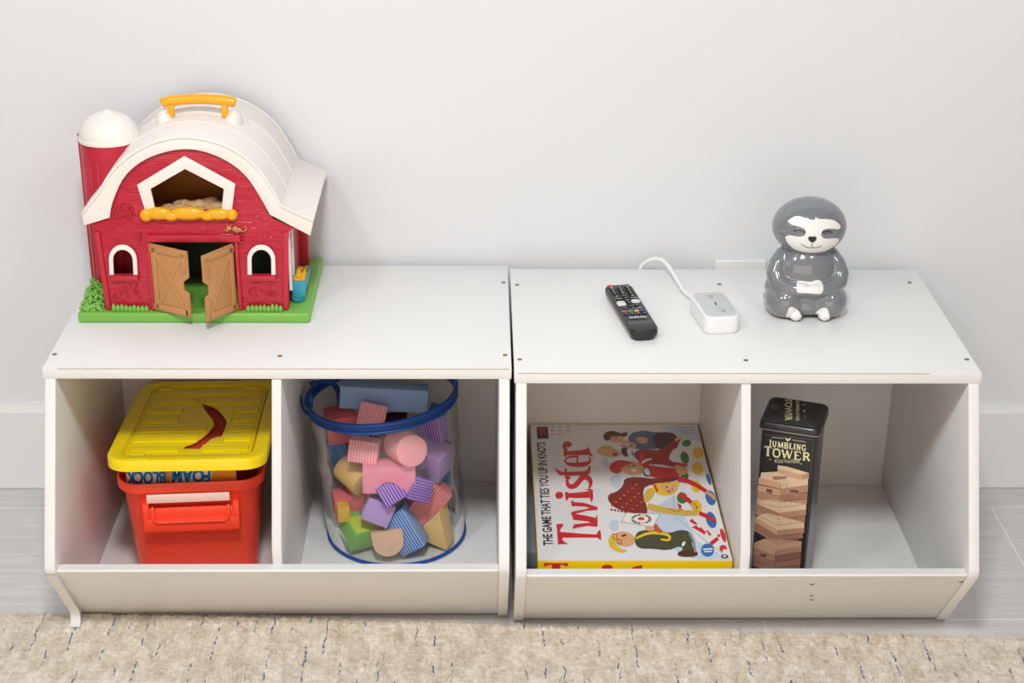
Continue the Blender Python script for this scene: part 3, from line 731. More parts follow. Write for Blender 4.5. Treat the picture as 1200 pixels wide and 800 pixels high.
# ================================================================== HUB + CABLE
def hub():
    t = thing('usb_charging_hub', 'white rounded charging hub with grey top and cable on right cubby', 'charging hub', (.29, .175, TOPZ))
    wm = mat('hub_white', (.86, .86, .855), .3, .01, 10); gm = mat('hub_grey', (.60, .61, .62), .4)
    H = .026
    a = hz(832, 393, TOPZ); b_ = hz(862, 390, TOPZ); bl = hz(813, 343, TOPZ + H); br_ = hz(842, 341, TOPZ + H)
    fc = (a + b_) / 2; bc = (bl + br_) / 2; bc.z = TOPZ; fc.z = TOPZ; fc += Vector((0.0, -.001, 0))
    Vd = bc - fc; Ln = Vd.length; Vd.normalize(); Ud = Vector((Vd.y, -Vd.x, 0)); W = .052; ce = (fc + bc) / 2
    def rg(s, z, r=.013): return [ce + Ud * x + Vd * y + Vector((0, 0, z)) for x, y in rrect(W - 2 * s, Ln - 2 * s, r - s * .6, 7)]
    loft('body', [rg(.002, .0003), rg(.0006, .0018), rg(0, .004), rg(0, H - .003), rg(.0008, H - .001), rg(.0022, H)], wm, t)
    loft('top_inset', [rg(.0036, H - .0003), rg(.0036, H + .0004), rg(.0042, H + .0006)], gm, t)
    dk = mat('slot_dark', '50534f', .6)
    def P(u, v): return ce + Ud * u * W / 2 + Vd * v * Ln / 2 + Vector((0, 0, H + .0006))
    ik = Ink(P, (0, 0, 1))
    ik.ell(.12, .62, .085, .035, dk); ik.ell(.22, -.55, .085, .035, dk); ik.line([(.08, .16), (.02, -.12)], .07, dk)
    for u, v, w_ in ((-.25, .66, .3), (-.15, .45, .35), (-.05, -.33, .25), (-.1, -.58, .3)): ik.line([(u, v), (u + w_, v)], .03, mat('faint_mark', 'a8aaa9', .5))
    ik.build('port_markings', t)
    # cable goes up, over the back edge and down behind the unit
    s0 = bc + Vector((0, -.002, .012))
    pts = [s0, hy(805, 347, .245), hy(794, 329, .285), hy(784, 312, .325), hy(775, 303, .345), hy(764, 303, .357), hy(754, 309, .3665), Vector((hy(749, 315, .371).x, .371, .392)), Vector((hy(746, 315, .3665).x, .3665, .36)), Vector((.215, .3665, .28))]
    pts[7] = Vector((hy(750, 314, .3655).x, .3662, hy(750, 314, .3655).z)); 
    tube('cable', smoothpoly(pts, 3, False), .0030, wm, t, seg=12)
hub()

# ================================================================== SLOTH
def sloth():
    t = thing('sloth_figurine', 'grey glazed ceramic sloth figurine with white smiling face on right cubby', 'figurine', (.4175, .2, TOPZ))
    gm = mat('grey_glaze', '7c7e82', .14, .03, 25, .6, coat=.6); wm = mat('white_glaze', 'f1efec', .22, .01, 20, .5, coat=.3); bk = mat('black_glaze', '26292a', .3)
    X, Y, Z = .4185, .2, TOPZ
    EV = []; EF = []; sn, sm_ = 24, 36
    unitv = [(math.sin(math.pi * i / sn) * math.cos(2 * math.pi * k / sm_), math.sin(math.pi * i / sn) * math.sin(2 * math.pi * k / sm_), math.cos(math.pi * i / sn)) for i in range(1, sn) for k in range(sm_)] + [(0, 0, 1), (0, 0, -1)]
    unitf = [(i * sm_ + k, (i + 1) * sm_ + k, (i + 1) * sm_ + (k + 1) % sm_, i * sm_ + (k + 1) % sm_) for i in range(sn - 2) for k in range(sm_)]
    top_, bot_ = len(unitv) - 2, len(unitv) - 1
    unitf += [(top_, k, (k + 1) % sm_) for k in range(sm_)] + [(bot_, (sn - 2) * sm_ + (k + 1) % sm_, (sn - 2) * sm_ + k) for k in range(sm_)]
    def el(x, y, z, rx, ry, rz):
        o = len(EV); EV.extend((X + x + a * rx, Y + y + b_ * ry, Z + z + c_ * rz) for a, b_, c_ in unitv); EF.extend(tuple(i + o for i in f) for f in unitf)
    def cap(pts, rs, k=10):
        for i in range(len(pts) - 1):
            a, b_ = Vector(pts[i]), Vector(pts[i + 1])
            for j in range(k + 1):
                u = j / k; p = a.lerp(b_, u); r = rs[i] + (rs[i + 1] - rs[i]) * u; el(p.x, p.y, p.z, r, r, r)
    el(0.000, .002, .128, .0525, .043, .0415)                  # head
    el(.000, .005, .062, .0485, .039, .046)
    el(0, .004, .034, .0560, .044, .034)
    el(0, .004, .018, .0570, .045, .020)
    el(-.030, -.016, .024, .028, .032, .026); el(.032, -.016, .024, .027, .032, .026)   # thighs
    cap([(-.033, .0, .084), (-.0405, -.006, .074), (-.0445, -.012, .062), (-.0425, -.019, .053), (-.034, -.027, .048), (-.022, -.034, .0465), (-.010, -.039, .047)], [.013, .0135, .0137, .0132, .0122, .0108, .0092], 6)
    cap([(.033, .0, .084), (.0410, -.006, .074), (.0455, -.012, .062), (.0435, -.019, .053), (.036, -.027, .048), (.024, -.034, .0465), (.012, -.039, .047)], [.013, .0135, .0137, .0132, .0122, .0108, .0092], 6)
    el(.005, -.0415, .047, .0175, .008, .0088)
    el(-.0165, -.038, .0095, .0100, .0095, .0092); el(.0245, -.038, .0095, .0100, .0095, .0092)
    me = bpy.data.meshes.new('b'); me.from_pydata(EV, [], EF); o = bpy.data.objects.new('tmp', me); col.objects.link(o)
    md = o.modifiers.new('r', 'REMESH'); md.mode = 'VOXEL'; md.voxel_size = .0014
    ms = o.modifiers.new('s', 'SMOOTH'); ms.iterations = 5; ms.factor = .5
    bpy.context.view_layer.update()
    me2 = bpy.data.meshes.new_from_object(o.evaluated_get(bpy.context.evaluated_depsgraph_get())); bpy.data.objects.remove(o)
    for v in me2.vertices:
        if v.co.z < Z + .0004: v.co.z = Z + .0004
    me2.materials.clear(); me2.materials.append(gm); me2.polygons.foreach_set('use_smooth', [True] * len(me2.polygons))
    b = bpy.data.objects.new('body', me2); col.objects.link(b); setpar(b, t)
    bv = BVHTree.FromPolygons([v.co.copy() for v in me2.vertices], [tuple(p.vertices) for p in me2.polygons])
    tf = lambda a, c: (870 + a / 4.706, 220 + c / 4.706)
    def sp(pts, k=2): return [tuple(p) for p in smoothpoly([Vector(p) for p in pts], k)]
    face = sp([(246, 184), (262, 172), (290, 155), (320, 156), (345, 168), (385, 178), (430, 172), (470, 172), (505, 178), (530, 195), (544, 218), (530, 230), (505, 226), (470, 224), (445, 232), (433, 250), (435, 268), (450, 280), (480, 280), (510, 276), (532, 278), (530, 295), (505, 322), (470, 345), (420, 356), (370, 357), (320, 350), (280, 335), (250, 305), (236, 276), (240, 265), (262, 260), (290, 266), (320, 270), (345, 262), (352, 240), (340, 222), (310, 212), (285, 208), (270, 202)])
    drape('face_patch', [face], bv, wm, t, .0003, 1.0, tf)['label'] = 'white painted face mask'
    hands = sp([(300, 515), (310, 510), (380, 518), (400, 508), (425, 507), (440, 520), (447, 550), (443, 575), (430, 586), (390, 583), (350, 580), (300, 580), (298, 550)])
    drape('hands', [hands], bv, wm, t, .0003, 1.0, tf)['label'] = 'white clasped paws'
    for f in ([(255, 660), (275, 655), (300, 668), (318, 690), (326, 708), (320, 724), (300, 742), (262, 744), (240, 726), (238, 705), (250, 680)], [(430, 665), (450, 660), (468, 662), (478, 690), (484, 730), (465, 745), (420, 745), (398, 726), (394, 705), (405, 685)]):
        drape('foot', [sp(f)], bv, wm, t, .0003, 1.0, tf)['label'] = 'white painted foot'
    nose = sp([(362, 272), (372, 266), (384, 270), (396, 265), (408, 272), (408, 284), (396, 296), (385, 301), (373, 294), (363, 284)])
    drape('nose', [nose], bv, bk, t, .0009, .8, tf)
    def st(pts, w_):
        pts = smoothpoly([Vector(p) for p in pts], 2, False); L_ = []; R_ = []
        for i, p in enumerate(pts):
            d = (pts[min(i + 1, len(pts) - 1)] - pts[max(i - 1, 0)]).normalized(); nn = Vector((-d.y, d.x)) * w_ / 2; L_.append(tuple(p + nn)); R_.append(tuple(p - nn))
        return L_ + R_[::-1]
    drape('mouth', [st([(324, 308), (340, 320), (362, 328), (383, 329), (410, 328), (428, 323), (438, 317)], 2.6), st([(384, 298), (384, 329)], 3)], bv, bk, t, .0007, .8, tf)
    drape('eye', [st([(283, 240), (298, 234), (320, 232), (336, 238), (346, 248)], 6.5), st([(300, 246), (318, 240), (334, 250)], 2.5)], bv, bk, t, .0004, .8, tf)
    drape('eye', [st([(440, 248), (450, 241), (470, 238), (484, 241), (494, 247)], 6.5), st([(448, 255), (468, 248), (480, 252)], 2.5)], bv, bk, t, .0004, .8, tf)
sloth()

# ================================================================== RED BIN
def bin_():
    rd = mat('bin_red_plastic', 'fb4a2c', .33, .02, 15, .5, sss=0); ye = mat('lid_yellow_plastic', 'f2d500', .33, .02, 15, .5, sss=.1)
    t = thing('storage_bin', 'red plastic storage bin with yellow lid in the leftmost compartment', 'storage bin', (-.445, .175, .018))
    rot = Matrix.Rotation(R(4.5), 4, 'Z'); ce = Vector((-.4575, .182, 0))
    def rg(w_, d, z, r=.03, seg=8): return [rot @ Vector((x, y, 0)) + ce + Vector((0, 0, z)) for x, y in rrect(w_, d, r, seg)]
    z0 = .0185; zt = .198
    loft('tub', [rg(.150, .240, z0, .02), rg(.157, .248, z0 + .003, .022), rg(.184, .280, zt - .0135, .028), rg(.199, .295, zt - .0145, .032), rg(.203, .299, zt - .013, .034), rg(.204, .300, zt - .001, .034), rg(.202, .298, zt + .0012, .033), rg(.198, .294, zt + .0012, .032), rg(.190, .280, zt - .006, .027), rg(.164, .250, z0 + .006, .02)], rd, t)
    bmat = rot.copy(); bmat.translation = ce
    yf = -.141
    # front handle assembly
    def bx(name, b, m=rd, par=t, bev=.0012, rx=0, piv=(0, 0, 0)):
        mt = bmat @ Matrix.Translation(piv) @ Matrix.Rotation(rx, 4, 'X'); return box(name, b, m, par, mtx=mt, bev=bev)
    hz_ = .1425; 
    sl = R(-4.0)
    Y0 = -.1405
    h = bx('handle', (-.066, .066, -.014, -.002, -.020, .0), rd, t, .002, sl, (0, Y0, hz_ + .002))
    bx('handle_bar', (-.058, .058, -.0155, -.012, -.004, .018), rd, t, .0015, sl, (0, Y0 + .004, hz_))
    for s in (-1, 1): bx('handle_post', (s * .062 - .0045, s * .062 + .0045, -.012, .003, -.018, .026), rd, t, .002, sl, (0, Y0 - .002, hz_))
    wire = [(-.052, -.0145, .022), (-.052, -.0165, .002), (-.046, -.0175, -.002), (.046, -.0175, -.002), (.052, -.0165, .002), (.052, -.0145, .022)]
    tube('handle_bail', [bmat @ Vector((a, Y0 + b_, hz_ + .002 + c_)) for a, b_, c_ in wire], .0016, rd, t, seg=8)
    bx('latch_clip', (-.060, .054, -.0050, .0005, -.004, .009), mat('latch_painted_glare', 'f7d0c4', .08, spec=.8, coat=.5), t, .001, sl, (0, Y0 - .004, hz_ + .030))['label'] = 'clip under the rim with its highlight painted pale'  # pale colour paints the white highlight on the red clip
    # lid
    ly0, ly1 = -.0, .328; lz0, lz1 = .2525, .215; lx = -.4490
    ang = math.atan2(lz1 - lz0, ly1 - ly0); Ln = math.hypot(ly1 - ly0, lz1 - lz0)
    lm = Matrix.Translation((lx, (ly0 + ly1) / 2, (lz0 + lz1) / 2)) @ Matrix.Rotation(R(2.0), 4, 'Z') @ Matrix.Rotation(ang, 4, 'X')
    W = .2165
    def lr(w_, d, z, r, seg=8): return [lm @ Vector((x, y, z)) for x, y in rrect(w_, d, r, seg)]
    loops = [[lm @ Vector((x, y, -.004)) for x, y in rrect(W - .044, Ln - .050, .012, 6)]]
    # crescent split seen from above
    Nn = (lm.to_3x3() @ Vector((0, 0, 1))); P0 = lm @ Vector((0, 0, -.0035))
    f = lambda a, b_: hit(100 + a / 5.217, 440 + b_ / 5.217, P0, Nn)
    cres = [f(*q) for q in ((712, 168), (745, 174), (805, 198), (840, 238), (866, 278), (858, 312), (832, 372), (806, 374), (764, 390), (732, 420), (694, 448), (596, 446), (610, 428), (655, 414), (712, 380), (760, 338), (788, 300), (778, 268), (752, 238), (730, 205))]
    d = plate('lid_panel', [loops[0], cres], lm @ Vector((0, 0, -.0055)), lm.to_3x3() @ Vector((1, 0, 0)), lm.to_3x3() @ Vector((0, 1, 0)), .002, ye, t, bev=.0002)
    rim = loft('lid', [lr(W - .006, Ln - .006, -.016, .030), lr(W - .0005, Ln - .0005, -.016, .033), lr(W, Ln, -.002, .033), lr(W - .002, Ln - .002, -.0005, .032), lr(W - .006, Ln - .006, .0002, .030), lr(W - .034, Ln - .040, 0, .016), lr(W - .037, Ln - .043, -.001, .015), lr(W - .042, Ln - .048, -.0052, .013), lr(W - .0435, Ln - .0495, -.006, .013)], ye, t, cap0=False, cap1=False)
    d.parent = rim; 
    # ribs
    cl = [lm.inverted() @ p for p in cres]
    for k in range(7):
        y = -Ln / 2 + .052 + k * .0385
        xs = [-W / 2 + .026, W / 2 - .026]
        hits = [p.x for p in cl if y - .011 < p.y < y + .012]
        segs = [(xs[0], xs[1])]
        # keep the round centre medallion and the split clear
        r0 = .048; dyc = abs(y - .02)
        cutl = min(hits) - .004 if hits else None; cutr = max(hits) + .004 if hits else None
        if hits: segs = [(xs[0], cutl), (cutr, xs[1])]
        if dyc < r0:
            hx = math.sqrt(r0 * r0 - dyc * dyc); segs = [(xs[0], min(-hx * .85 + .008, segs[0][1])), (max(segs[-1][0] if hits else 0, hx * .85 + .008), xs[1])]
        for a, b_ in segs:
            if b_ - a < .006: continue
            bm = bmesh.new(); bm_box(bm, a, b_, y - .0125, y + .0125, -.0052, -.0022, mtx=lm, bev=.0028, seg=3); from_bm('rib', bm, ye, rim, True)
    for x in (-.068, .062):
        for y in (-Ln / 2 + .030, Ln / 2 - .032):
            bm = bmesh.new(); bm_box(bm, x - .010, x + .010, y - .004, y + .004, -.004, -.0005, mtx=lm, bev=.001); from_bm('corner_clip', bm, ye, rim, True)
    for x in (-.062, .057):
        bm = bmesh.new(); bm_box(bm, x - .015, x + .015, -Ln / 2 + .004, -Ln / 2 + .009, -.001, .0009, mtx=lm, bev=.0006); from_bm('latch_lug', bm, ye, rim, True)
    # red piece seen through the split
    fr = thing('foam_piece', 'red foam piece showing through the crescent split in the yellow lid', 'foam block', P0 - Vector((0, 0, .03)))
    bm = bmesh.new(); pc = lm.inverted() @ ((cres[0] + cres[len(cres) // 2]) / 2)
    bm_box(bm, pc.x - .055, pc.x + .045, pc.y - .075, pc.y + .07, -.026, -.009, mtx=lm, bev=.003); from_bm('foam_body', bm, mat('foam_dark_red', 'b02a1e', .8, bump=.3), fr, True)
    # printed card under the lid front
    c0 = hy(143, 560, .050); c1 = hy(276, 560, .050)
    cd_ = thing('package_card', 'printed foam blocks card tucked upside down between bin and lid', 'card', (-.44, .05, .2))
    cw = mat('card_white', 'fafafa', .5); cb = mat('card_orange', 'f0a52e', .5); bl = mat('print_blue', '1a86d2', .5)
    YC = .056
    a0, a1 = hy(148, 560, YC).x, hy(277, 560, YC).x
    box('card', (a0, a1, YC, YC + .002, .185, hy(200, 549, YC).z), cb, cd_, bev=0)
    ik = Ink(lambda x, y: hy(x, y, YC), (0, -1, 0))
    ik.poly([(149, 550), (194, 550), (194, 572), (149, 572)], cw); ik.layer()
    ik.poly([(200, 550), (248, 550), (248, 572), (200, 572)], cw); ik.layer()
    ik.text('BLOCK', (147, 551, 194, 568), bl, rot=180, bold=.05); ik.text('FOAM', (201, 549, 247, 566), bl, rot=180, bold=.05)
    ik.build('print', cd_)
bin_()

# ================================================================== GAME BOXES
def games():
    XO = 0
    def gb(name, label, b, m, group=None, rotz=0):
        t = thing(name, label, 'board game', ((b[0] + b[1]) / 2, (b[2] + b[3]) / 2, b[4]))
        cx, cy = (b[0] + b[1]) / 2, (b[2] + b[3]) / 2
        mt = Matrix.Translation((cx, cy, 0)) @ Matrix.Rotation(rotz, 4, 'Z')
        bb = (b[0] - cx, b[1] - cx, b[2] - cy, b[3] - cy)
        zs = b[4] + (b[5] - b[4]) * .22
        box('box_base', (bb[0] + .001, bb[1] - .001, bb[2] + .001, bb[3] - .001, b[4], zs), m[1], t, mtx=mt, bev=.0006)
        box('box_lid', (*bb, zs + .0002, b[5]), m[0], t, mtx=mt, bev=.0008)
        return t
    gb('game_box', 'orange-brown game box at the bottom of the pile under the knots game', (.0175, .283, .002, .330, .0185, .064), (mat('box_orange', 'a8502c', .55), mat('box_brown', '6b4326', .6)))
    gb('game_box', 'blue-grey game box in the pile directly under the knots game', (.0175, .288, .020, .338, .0645, .0950), (mat('box_bluegrey', '8d99a8', .5), mat('box_grey', '70777e', .55)))
    ZT = .130; yl = mat('box_yellow', 'f6cf10', .32); wh = mat('box_white', 'eceaea', .28, .01, 10, .5, coat=.15)
    A = hz(629, 657, ZT); B = hz(858, 657, ZT); C_ = hz(818, 498, ZT); D_ = hz(622, 496, ZT)
    x0, x1, y0, y1 = (A.x + D_.x) / 2, (B.x + C_.x) / 2, (A.y + B.y) / 2, min((C_.y + D_.y) / 2, .3495)
    t = thing('game_box', 'white and yellow party game box with red lettering, topmost of the pile', 'board game', ((x0 + x1) / 2, (y0 + y1) / 2, .0955))
    box('box_lid', (x0, x1, y0, y1, .0960, ZT), yl, t, bev=.0008)
    # white cover sheet
    E = .0004
    def T(x, y): return hz(x, y, ZT)
    ik = Ink(T, (0, 0, 1))
    def corner(u, v): return (x0 + (x1 - x0) * u, y0 + (y1 - y0) * v)
    ikc = Ink(lambda u, v: Vector((x0 + (x1 - x0) * u, y0 + (y1 - y0) * v, ZT)), (0, 0, 1), base=.0001)
    ikc.poly([(.003, .002), (.997, .002), (.997, .998), (.003, .998)], wh); ikc.build('cover_sheet', t)
    K = {k: mat('ink_' + k, h, .35, .03, 60, coat=.1) for k, h in dict(red='d3222f', dred='a31d26', maroon='7d2a22', brown='5a3020', skin='e3ab7c', blond='e6c332', gold='d8b24a', dark='3a342e', olive='4b4c38', blue='2f6fb4', navy='2b4a86', green='2f7d3c', yellow='efc52a', ltblue='c9d6e6', grey='8d8f98', plum='4a2734', slate='54708c', black='161616', white='f1efec', ink='1d1d1d', orange='cd5a2c').items()}
    # ---------- slogan and picture strip
    a_ = hz(634.8, 639, ZT); b_ = hz(640.2, 518, ZT); wl = (a_.x + hz(630.3, 518, ZT).x) / 2; wr = (hz(647.3, 639, ZT).x + b_.x) / 2
    ikt = Ink(lambda u, v: Vector((u, -v, ZT)), (0, 0, 1)); ikt.text('THE GAME THAT TIES YOU UP IN KNOTS', (wl, -b_.y, wr, -a_.y), K['ink'], rot=90, bold=.03); ikt.build('slogan', t)
    ik.poly([(629, 500), (642, 500), (643, 514), (629.5, 514)], K['black']); ik.layer(); ik.poly([(631, 501), (640, 501), (641, 505), (638, 511), (636, 506), (634, 511), (631, 507)], K['dred'])
    for k in range(8): ik.line([(645 + (k % 3) * 9, 499.5 + (k // 3) * 4.5), (650 + (k % 3) * 9, 500 + (k // 3) * 4.5)], .8, K['grey'] if k % 2 else K['orange'])
    # ---------- Twister lettering, drawn in crop coordinates (620,490) x4.444
    def g(x, y): return (620 + x / 4.444, 490 + y / 4.444)
    r = K['red']
    def gp(pts, sm=0): ik.poly([g(*p) for p in pts], r, sm)
    def gl(pts, w_, sm=2): ik.line([g(*p) for p in pts], [v / 4.444 for v in w_] if isinstance(w_, (list, tuple)) else w_ / 4.444, r, sm)
    # T: bar on the left (vertical in picture), stem runs right
    gp([(141, 552), (176, 548), (178, 562), (166, 572), (161, 590), (171, 592), (260, 600), (350, 605), (362, 585), (372, 583), (375, 608), (376, 633), (368, 632), (357, 622), (300, 622), (176, 622), (174, 632), (185, 645), (207, 655), (150, 657), (148, 620), (146, 580)])
    # w: three spikes running right with joints
    gp([(229, 502), (241, 500), (243, 508), (300, 520), (358, 545), (358, 552), (240, 572), (236, 576), (226, 574), (230, 560), (300, 548), (322, 543), (300, 537), (240, 530), (230, 528), (227, 516)])
    gp([(218, 430), (228, 428), (232, 436), (285, 440), (356, 462), (358, 478), (300, 482), (243, 498), (300, 508), (356, 520), (356, 552), (346, 550), (300, 532), (242, 516), (230, 514), (221, 506), (219, 490), (226, 486), (290, 474), (315, 467), (290, 460), (230, 458), (221, 456)])
    gp([(232, 560), (300, 560), (356, 566), (358, 520), (350, 500), (345, 545), (300, 545), (235, 552)])
    # i
    ik.ell(*g(157, 401), 21 / 4.444, 18.5 / 4.444, r)
    gp([(186, 385), (200, 384), (205, 390), (260, 386), (318, 378), (322, 372), (332, 372), (334, 420), (324, 440), (316, 414), (260, 416), (206, 414), (200, 428), (190, 428)])
    # s
    gl([(206, 300), (198, 320), (200, 345), (215, 358), (240, 352), (258, 332), (275, 308), (298, 304), (318, 320), (322, 345), (312, 366)], [6, 12, 20, 26, 28, 28, 30, 26, 16, 6])
    gp([(193, 300), (222, 306), (210, 316), (200, 330), (196, 320)]); gp([(286, 372), (318, 366), (346, 384), (336, 378), (316, 378)])
    # t
    gp([(133, 262), (140, 262), (168, 278), (186, 280), (186, 262), (196, 262), (198, 279), (290, 276), (306, 264), (308, 248), (316, 246), (322, 262), (318, 285), (302, 298), (200, 300), (198, 316), (188, 316), (187, 299), (160, 296), (140, 276)])
    # e
    gl([(252, 200), (252, 242)], 9, 0)
    gl([(254, 199), (222, 199), (196, 206), (187, 220), (196, 236), (222, 242), (254, 243), (290, 240), (313, 230), (321, 214), (308, 198)], [12, 10, 9, 9, 12, 20, 24, 24, 16, 8, 4], 2)
    # r
    gp([(180, 168), (190, 168), (196, 172), (270, 166), (300, 160), (304, 150), (310, 150), (322, 180), (338, 204), (330, 200), (312, 192), (270, 192), (196, 192), (192, 200), (182, 198)])
    gl([(200, 168), (184, 156), (180, 142), (192, 132)], [8, 16, 14, 10]); ik.ell(*g(200, 136), 22 / 4.444, 16 / 4.444, r, 10)
    # ---------- picture side, crop coordinates (700,490) x4.444
    def q(x, y): return (700 + x / 4.444, 490 + y / 4.444)
    def pp_(pts, m, sm=1): ik.poly([q(*p) for p in pts], K[m], sm)
    def pe(x, y, a, b_, m, rot=0): ik.ell(*q(x, y), a / 4.444, b_ / 4.444, K[m], rot)
    def pl(pts, w_, m, sm=2): ik.line([q(*p) for p in pts], [v / 4.444 for v in w_] if isinstance(w_, (list, tuple)) else w_ / 4.444, K[m], sm)
    ik.layer()
    pp_([(240, 500), (400, 400), (520, 640), (690, 735), (520, 738), (300, 640)], 'ltblue', 0); pp_([(20, 200), (60, 215), (70, 260), (30, 250)], 'ltblue'); pp_([(60, 300), (120, 290), (130, 360), (80, 370)], 'ltblue'); pp_([(60, 540), (110, 520), (110, 590), (70, 590)], 'ltblue')
    pp_([(330, 40), (510, 40), (540, 120), (420, 100)], 'ltblue', 0)
    ik.layer()
    for x, y, c_, a, b_ in ((465, 130, 'green', 24, 18), (455, 205, 'green', 22, 32), (455, 300, 'green', 20, 24), (442, 415, 'green', 28, 30), (525, 180, 'yellow', 28, 30), (522, 262, 'yellow', 28, 34), (515, 355, 'yellow', 26, 32), (517, 460, 'yellow', 26, 36), (580, 318, 'blue', 10, 32), (590, 415, 'blue', 26, 40), (593, 530, 'blue', 26, 44), (655, 610, 'red', 12, 38)): pe(x, y, a, b_, c_, -18)
    pl([(395, 400), (400, 510)], 2, 'grey', 0); pl([(400, 510), (690, 735)], 2, 'grey', 0)
    for k in range(5): pl([(425 + k * 2, 48 + k * 9), (500 + k * 3, 46 + k * 9)], 2, 'slate', 0)
    # small red logo on the box edge
    pp_([(415, 440), (440, 455), (436, 470), (450, 478), (470, 512), (450, 500), (425, 470)], 'red', 0); pl([(485, 530), (520, 555), (500, 560), (550, 595)], [18, 10, 22, 10], 'red', 0); pl([(535, 570), (560, 600), (570, 585), (590, 610)], [10, 18, 8, 14], 'red', 0); pl([(590, 655), (628, 625)], 20, 'red', 0); pe(632, 612, 8, 8, 'red')
    pe(655, 678, 20, 18, 'red'); pe(662, 690, 9, 8, 'white')
    ik.layer()
    # player at the top in blue shirt
    pp_([(165, 80), (240, 62), (300, 75), (380, 70), (420, 100), (400, 160), (290, 160), (200, 165), (160, 135)], 'slate'); pp_([(280, 78), (390, 72), (430, 110), (410, 170), (300, 160)], 'plum')
    ik.layer(); pp_([(195, 105), (235, 95), (270, 110), (250, 135), (215, 128)], 'skin')
    pp_([(28, 92), (50, 68), (90, 66), (120, 80), (150, 72), (146, 66), (160, 80), (150, 95), (130, 100), (90, 90), (60, 118), (40, 118)], 'brown'); pe(100, 108, 34, 20, 'skin', -8); pp_([(60, 90), (90, 82), (128, 92), (80, 96)], 'brown')
    pl([(110, 120), (180, 128), (200, 150)], [12, 14, 12], 'skin')
    # second player and red jumper
    ik.layer()
    pp_([(185, 178), (240, 160), (330, 170), (400, 118), (420, 100), (440, 112), (380, 180), (370, 225), (470, 240), (440, 262), (380, 252), (330, 240), (250, 240), (200, 215)], 'dred')
    pp_([(240, 160), (250, 240), (330, 255), (440, 262), (470, 245), (440, 300), (360, 315), (280, 310), (235, 270), (210, 220)], 'red')
    ik.layer(); pl([(405, 118), (425, 100), (445, 112)], [12, 18, 8], 'skin'); pl([(230, 235), (255, 218), (285, 212)], [10, 12, 6], 'white')
    pp_([(0, 160), (20, 146), (70, 142), (90, 158), (60, 168), (30, 176), (0, 190)], 'gold'); pe(66, 180, 58, 22, 'skin', 6); pp_([(75, 185), (105, 180), (108, 192), (85, 198)], 'brown', 1); pp_([(120, 150), (180, 160), (190, 200), (130, 200)], 'plum'); pp_([(150, 158), (180, 160), (180, 205), (160, 200)], 'white')
    pp_([(110, 135), (200, 150), (206, 160), (120, 150)], 'skin')
    # red haired player
    ik.layer(); pp_([(62, 270), (66, 240), (100, 220), (145, 218), (150, 235), (120, 250), (130, 280), (95, 292)], 'red'); pe(182, 262, 62, 36, 'skin', 8); pp_([(100, 232), (150, 222), (200, 232), (160, 240), (125, 262), (110, 255)], 'red')
    ik.layer(); pp_([(170, 268), (205, 260), (212, 275), (185, 282)], 'white', 1); pe(190, 247, 8, 4, 'ink'); pe(165, 250, 6, 3, 'ink'); pe(60 + 26, 168, 5, 3, 'ink'); pe(98, 104, 5, 3, 'ink')
    pp_([(235, 285), (255, 240), (290, 300), (250, 308)], 'navy'); pp_([(238, 270), (262, 255), (280, 296), (255, 300)], 'white')
    pp_([(405, 240), (470, 262), (470, 290), (430, 300), (405, 268)], 'skin'); pl([(405, 235), (470, 245)], [12, 10], 'red', 0)
    # long haired figure in patterned dress
    ik.layer(); pp_([(140, 315), (200, 305), (300, 318), (430, 300), (436, 318), (340, 345), (250, 350), (235, 400), (262, 470), (258, 505), (180, 495), (90, 470), (52, 425), (60, 395), (100, 385), (135, 350)], 'maroon')
    ik.layer()
    for i in range(9):
        for j in range(8):
            x = 95 + i * 18 - j * 3; y = 330 + j * 21 + i * 3
            if (j > 3 or i > 2) and x < 235 - max(0, 3 - j) * 6 and x > 150 - j * 16 and y < 492: pe(x, y, 7, 5.5, 'orange' if (i + j) % 3 == 0 else 'dred', 20)
    pp_([(250, 370), (300, 365), (300, 395), (262, 440), (240, 440)], 'gold'); pl([(262, 458), (330, 478), (420, 490), (520, 498)], [30, 34, 30, 22], 'gold'); pl([(370, 470), (410, 490), (440, 480)], [3, 3, 3], 'brown')
    pl([(420, 318), (480, 330), (560, 375), (600, 410), (612, 428)], [30, 24, 20, 14, 6], 'red'); pl([(565, 385), (600, 405), (610, 425)], [14, 16, 8], 'skin')
    pl([(425, 395), (480, 430), (520, 475)], [26, 22, 18], 'red'); pl([(490, 440), (510, 470), (520, 500)], [16, 18, 10], 'gold'); pl([(530, 495), (580, 515), (618, 540)], [20, 22, 8], 'red')
    ik.layer(); pp_([(280, 350), (310, 338), (370, 340), (420, 330), (428, 350), (400, 400), (340, 405), (300, 390)], 'yellow'); pe(372, 362, 44, 26, 'skin', 16); pp_([(290, 345), (300, 340), (320, 385), (308, 388)], 'red'); pp_([(330, 345), (400, 332), (425, 345), (360, 350)], 'yellow')
    ik.layer(); pe(362, 360, 6, 4, 'ink'); pe(390, 372, 5, 3, 'ink'); pp_([(355, 376), (385, 382), (375, 392)], 'red')
    # spinner card
    pp_([(150, 495), (325, 500), (290, 570), (125, 540)], 'white', 0); ik.layer(); pl([(150, 495), (325, 500), (290, 570), (125, 540), (150, 495)], 2, 'grey', 0)
    for k in range(14):
        a = k * .449; pe(228 + 46 * math.cos(a), 527 + 22 * math.sin(a), 9, 5, ('red', 'green', 'blue', 'yellow')[k % 4], 0)
    pe(228, 525, 18, 9, 'orange')
    # man with glasses reading upward at the bottom
    pp_([(205, 595), (250, 582), (330, 590), (380, 600), (430, 582), (480, 590), (500, 630), (490, 660), (510, 690), (520, 720), (430, 722), (412, 705), (450, 685), (430, 665), (370, 690), (290, 680), (215, 680), (190, 640)], 'olive')
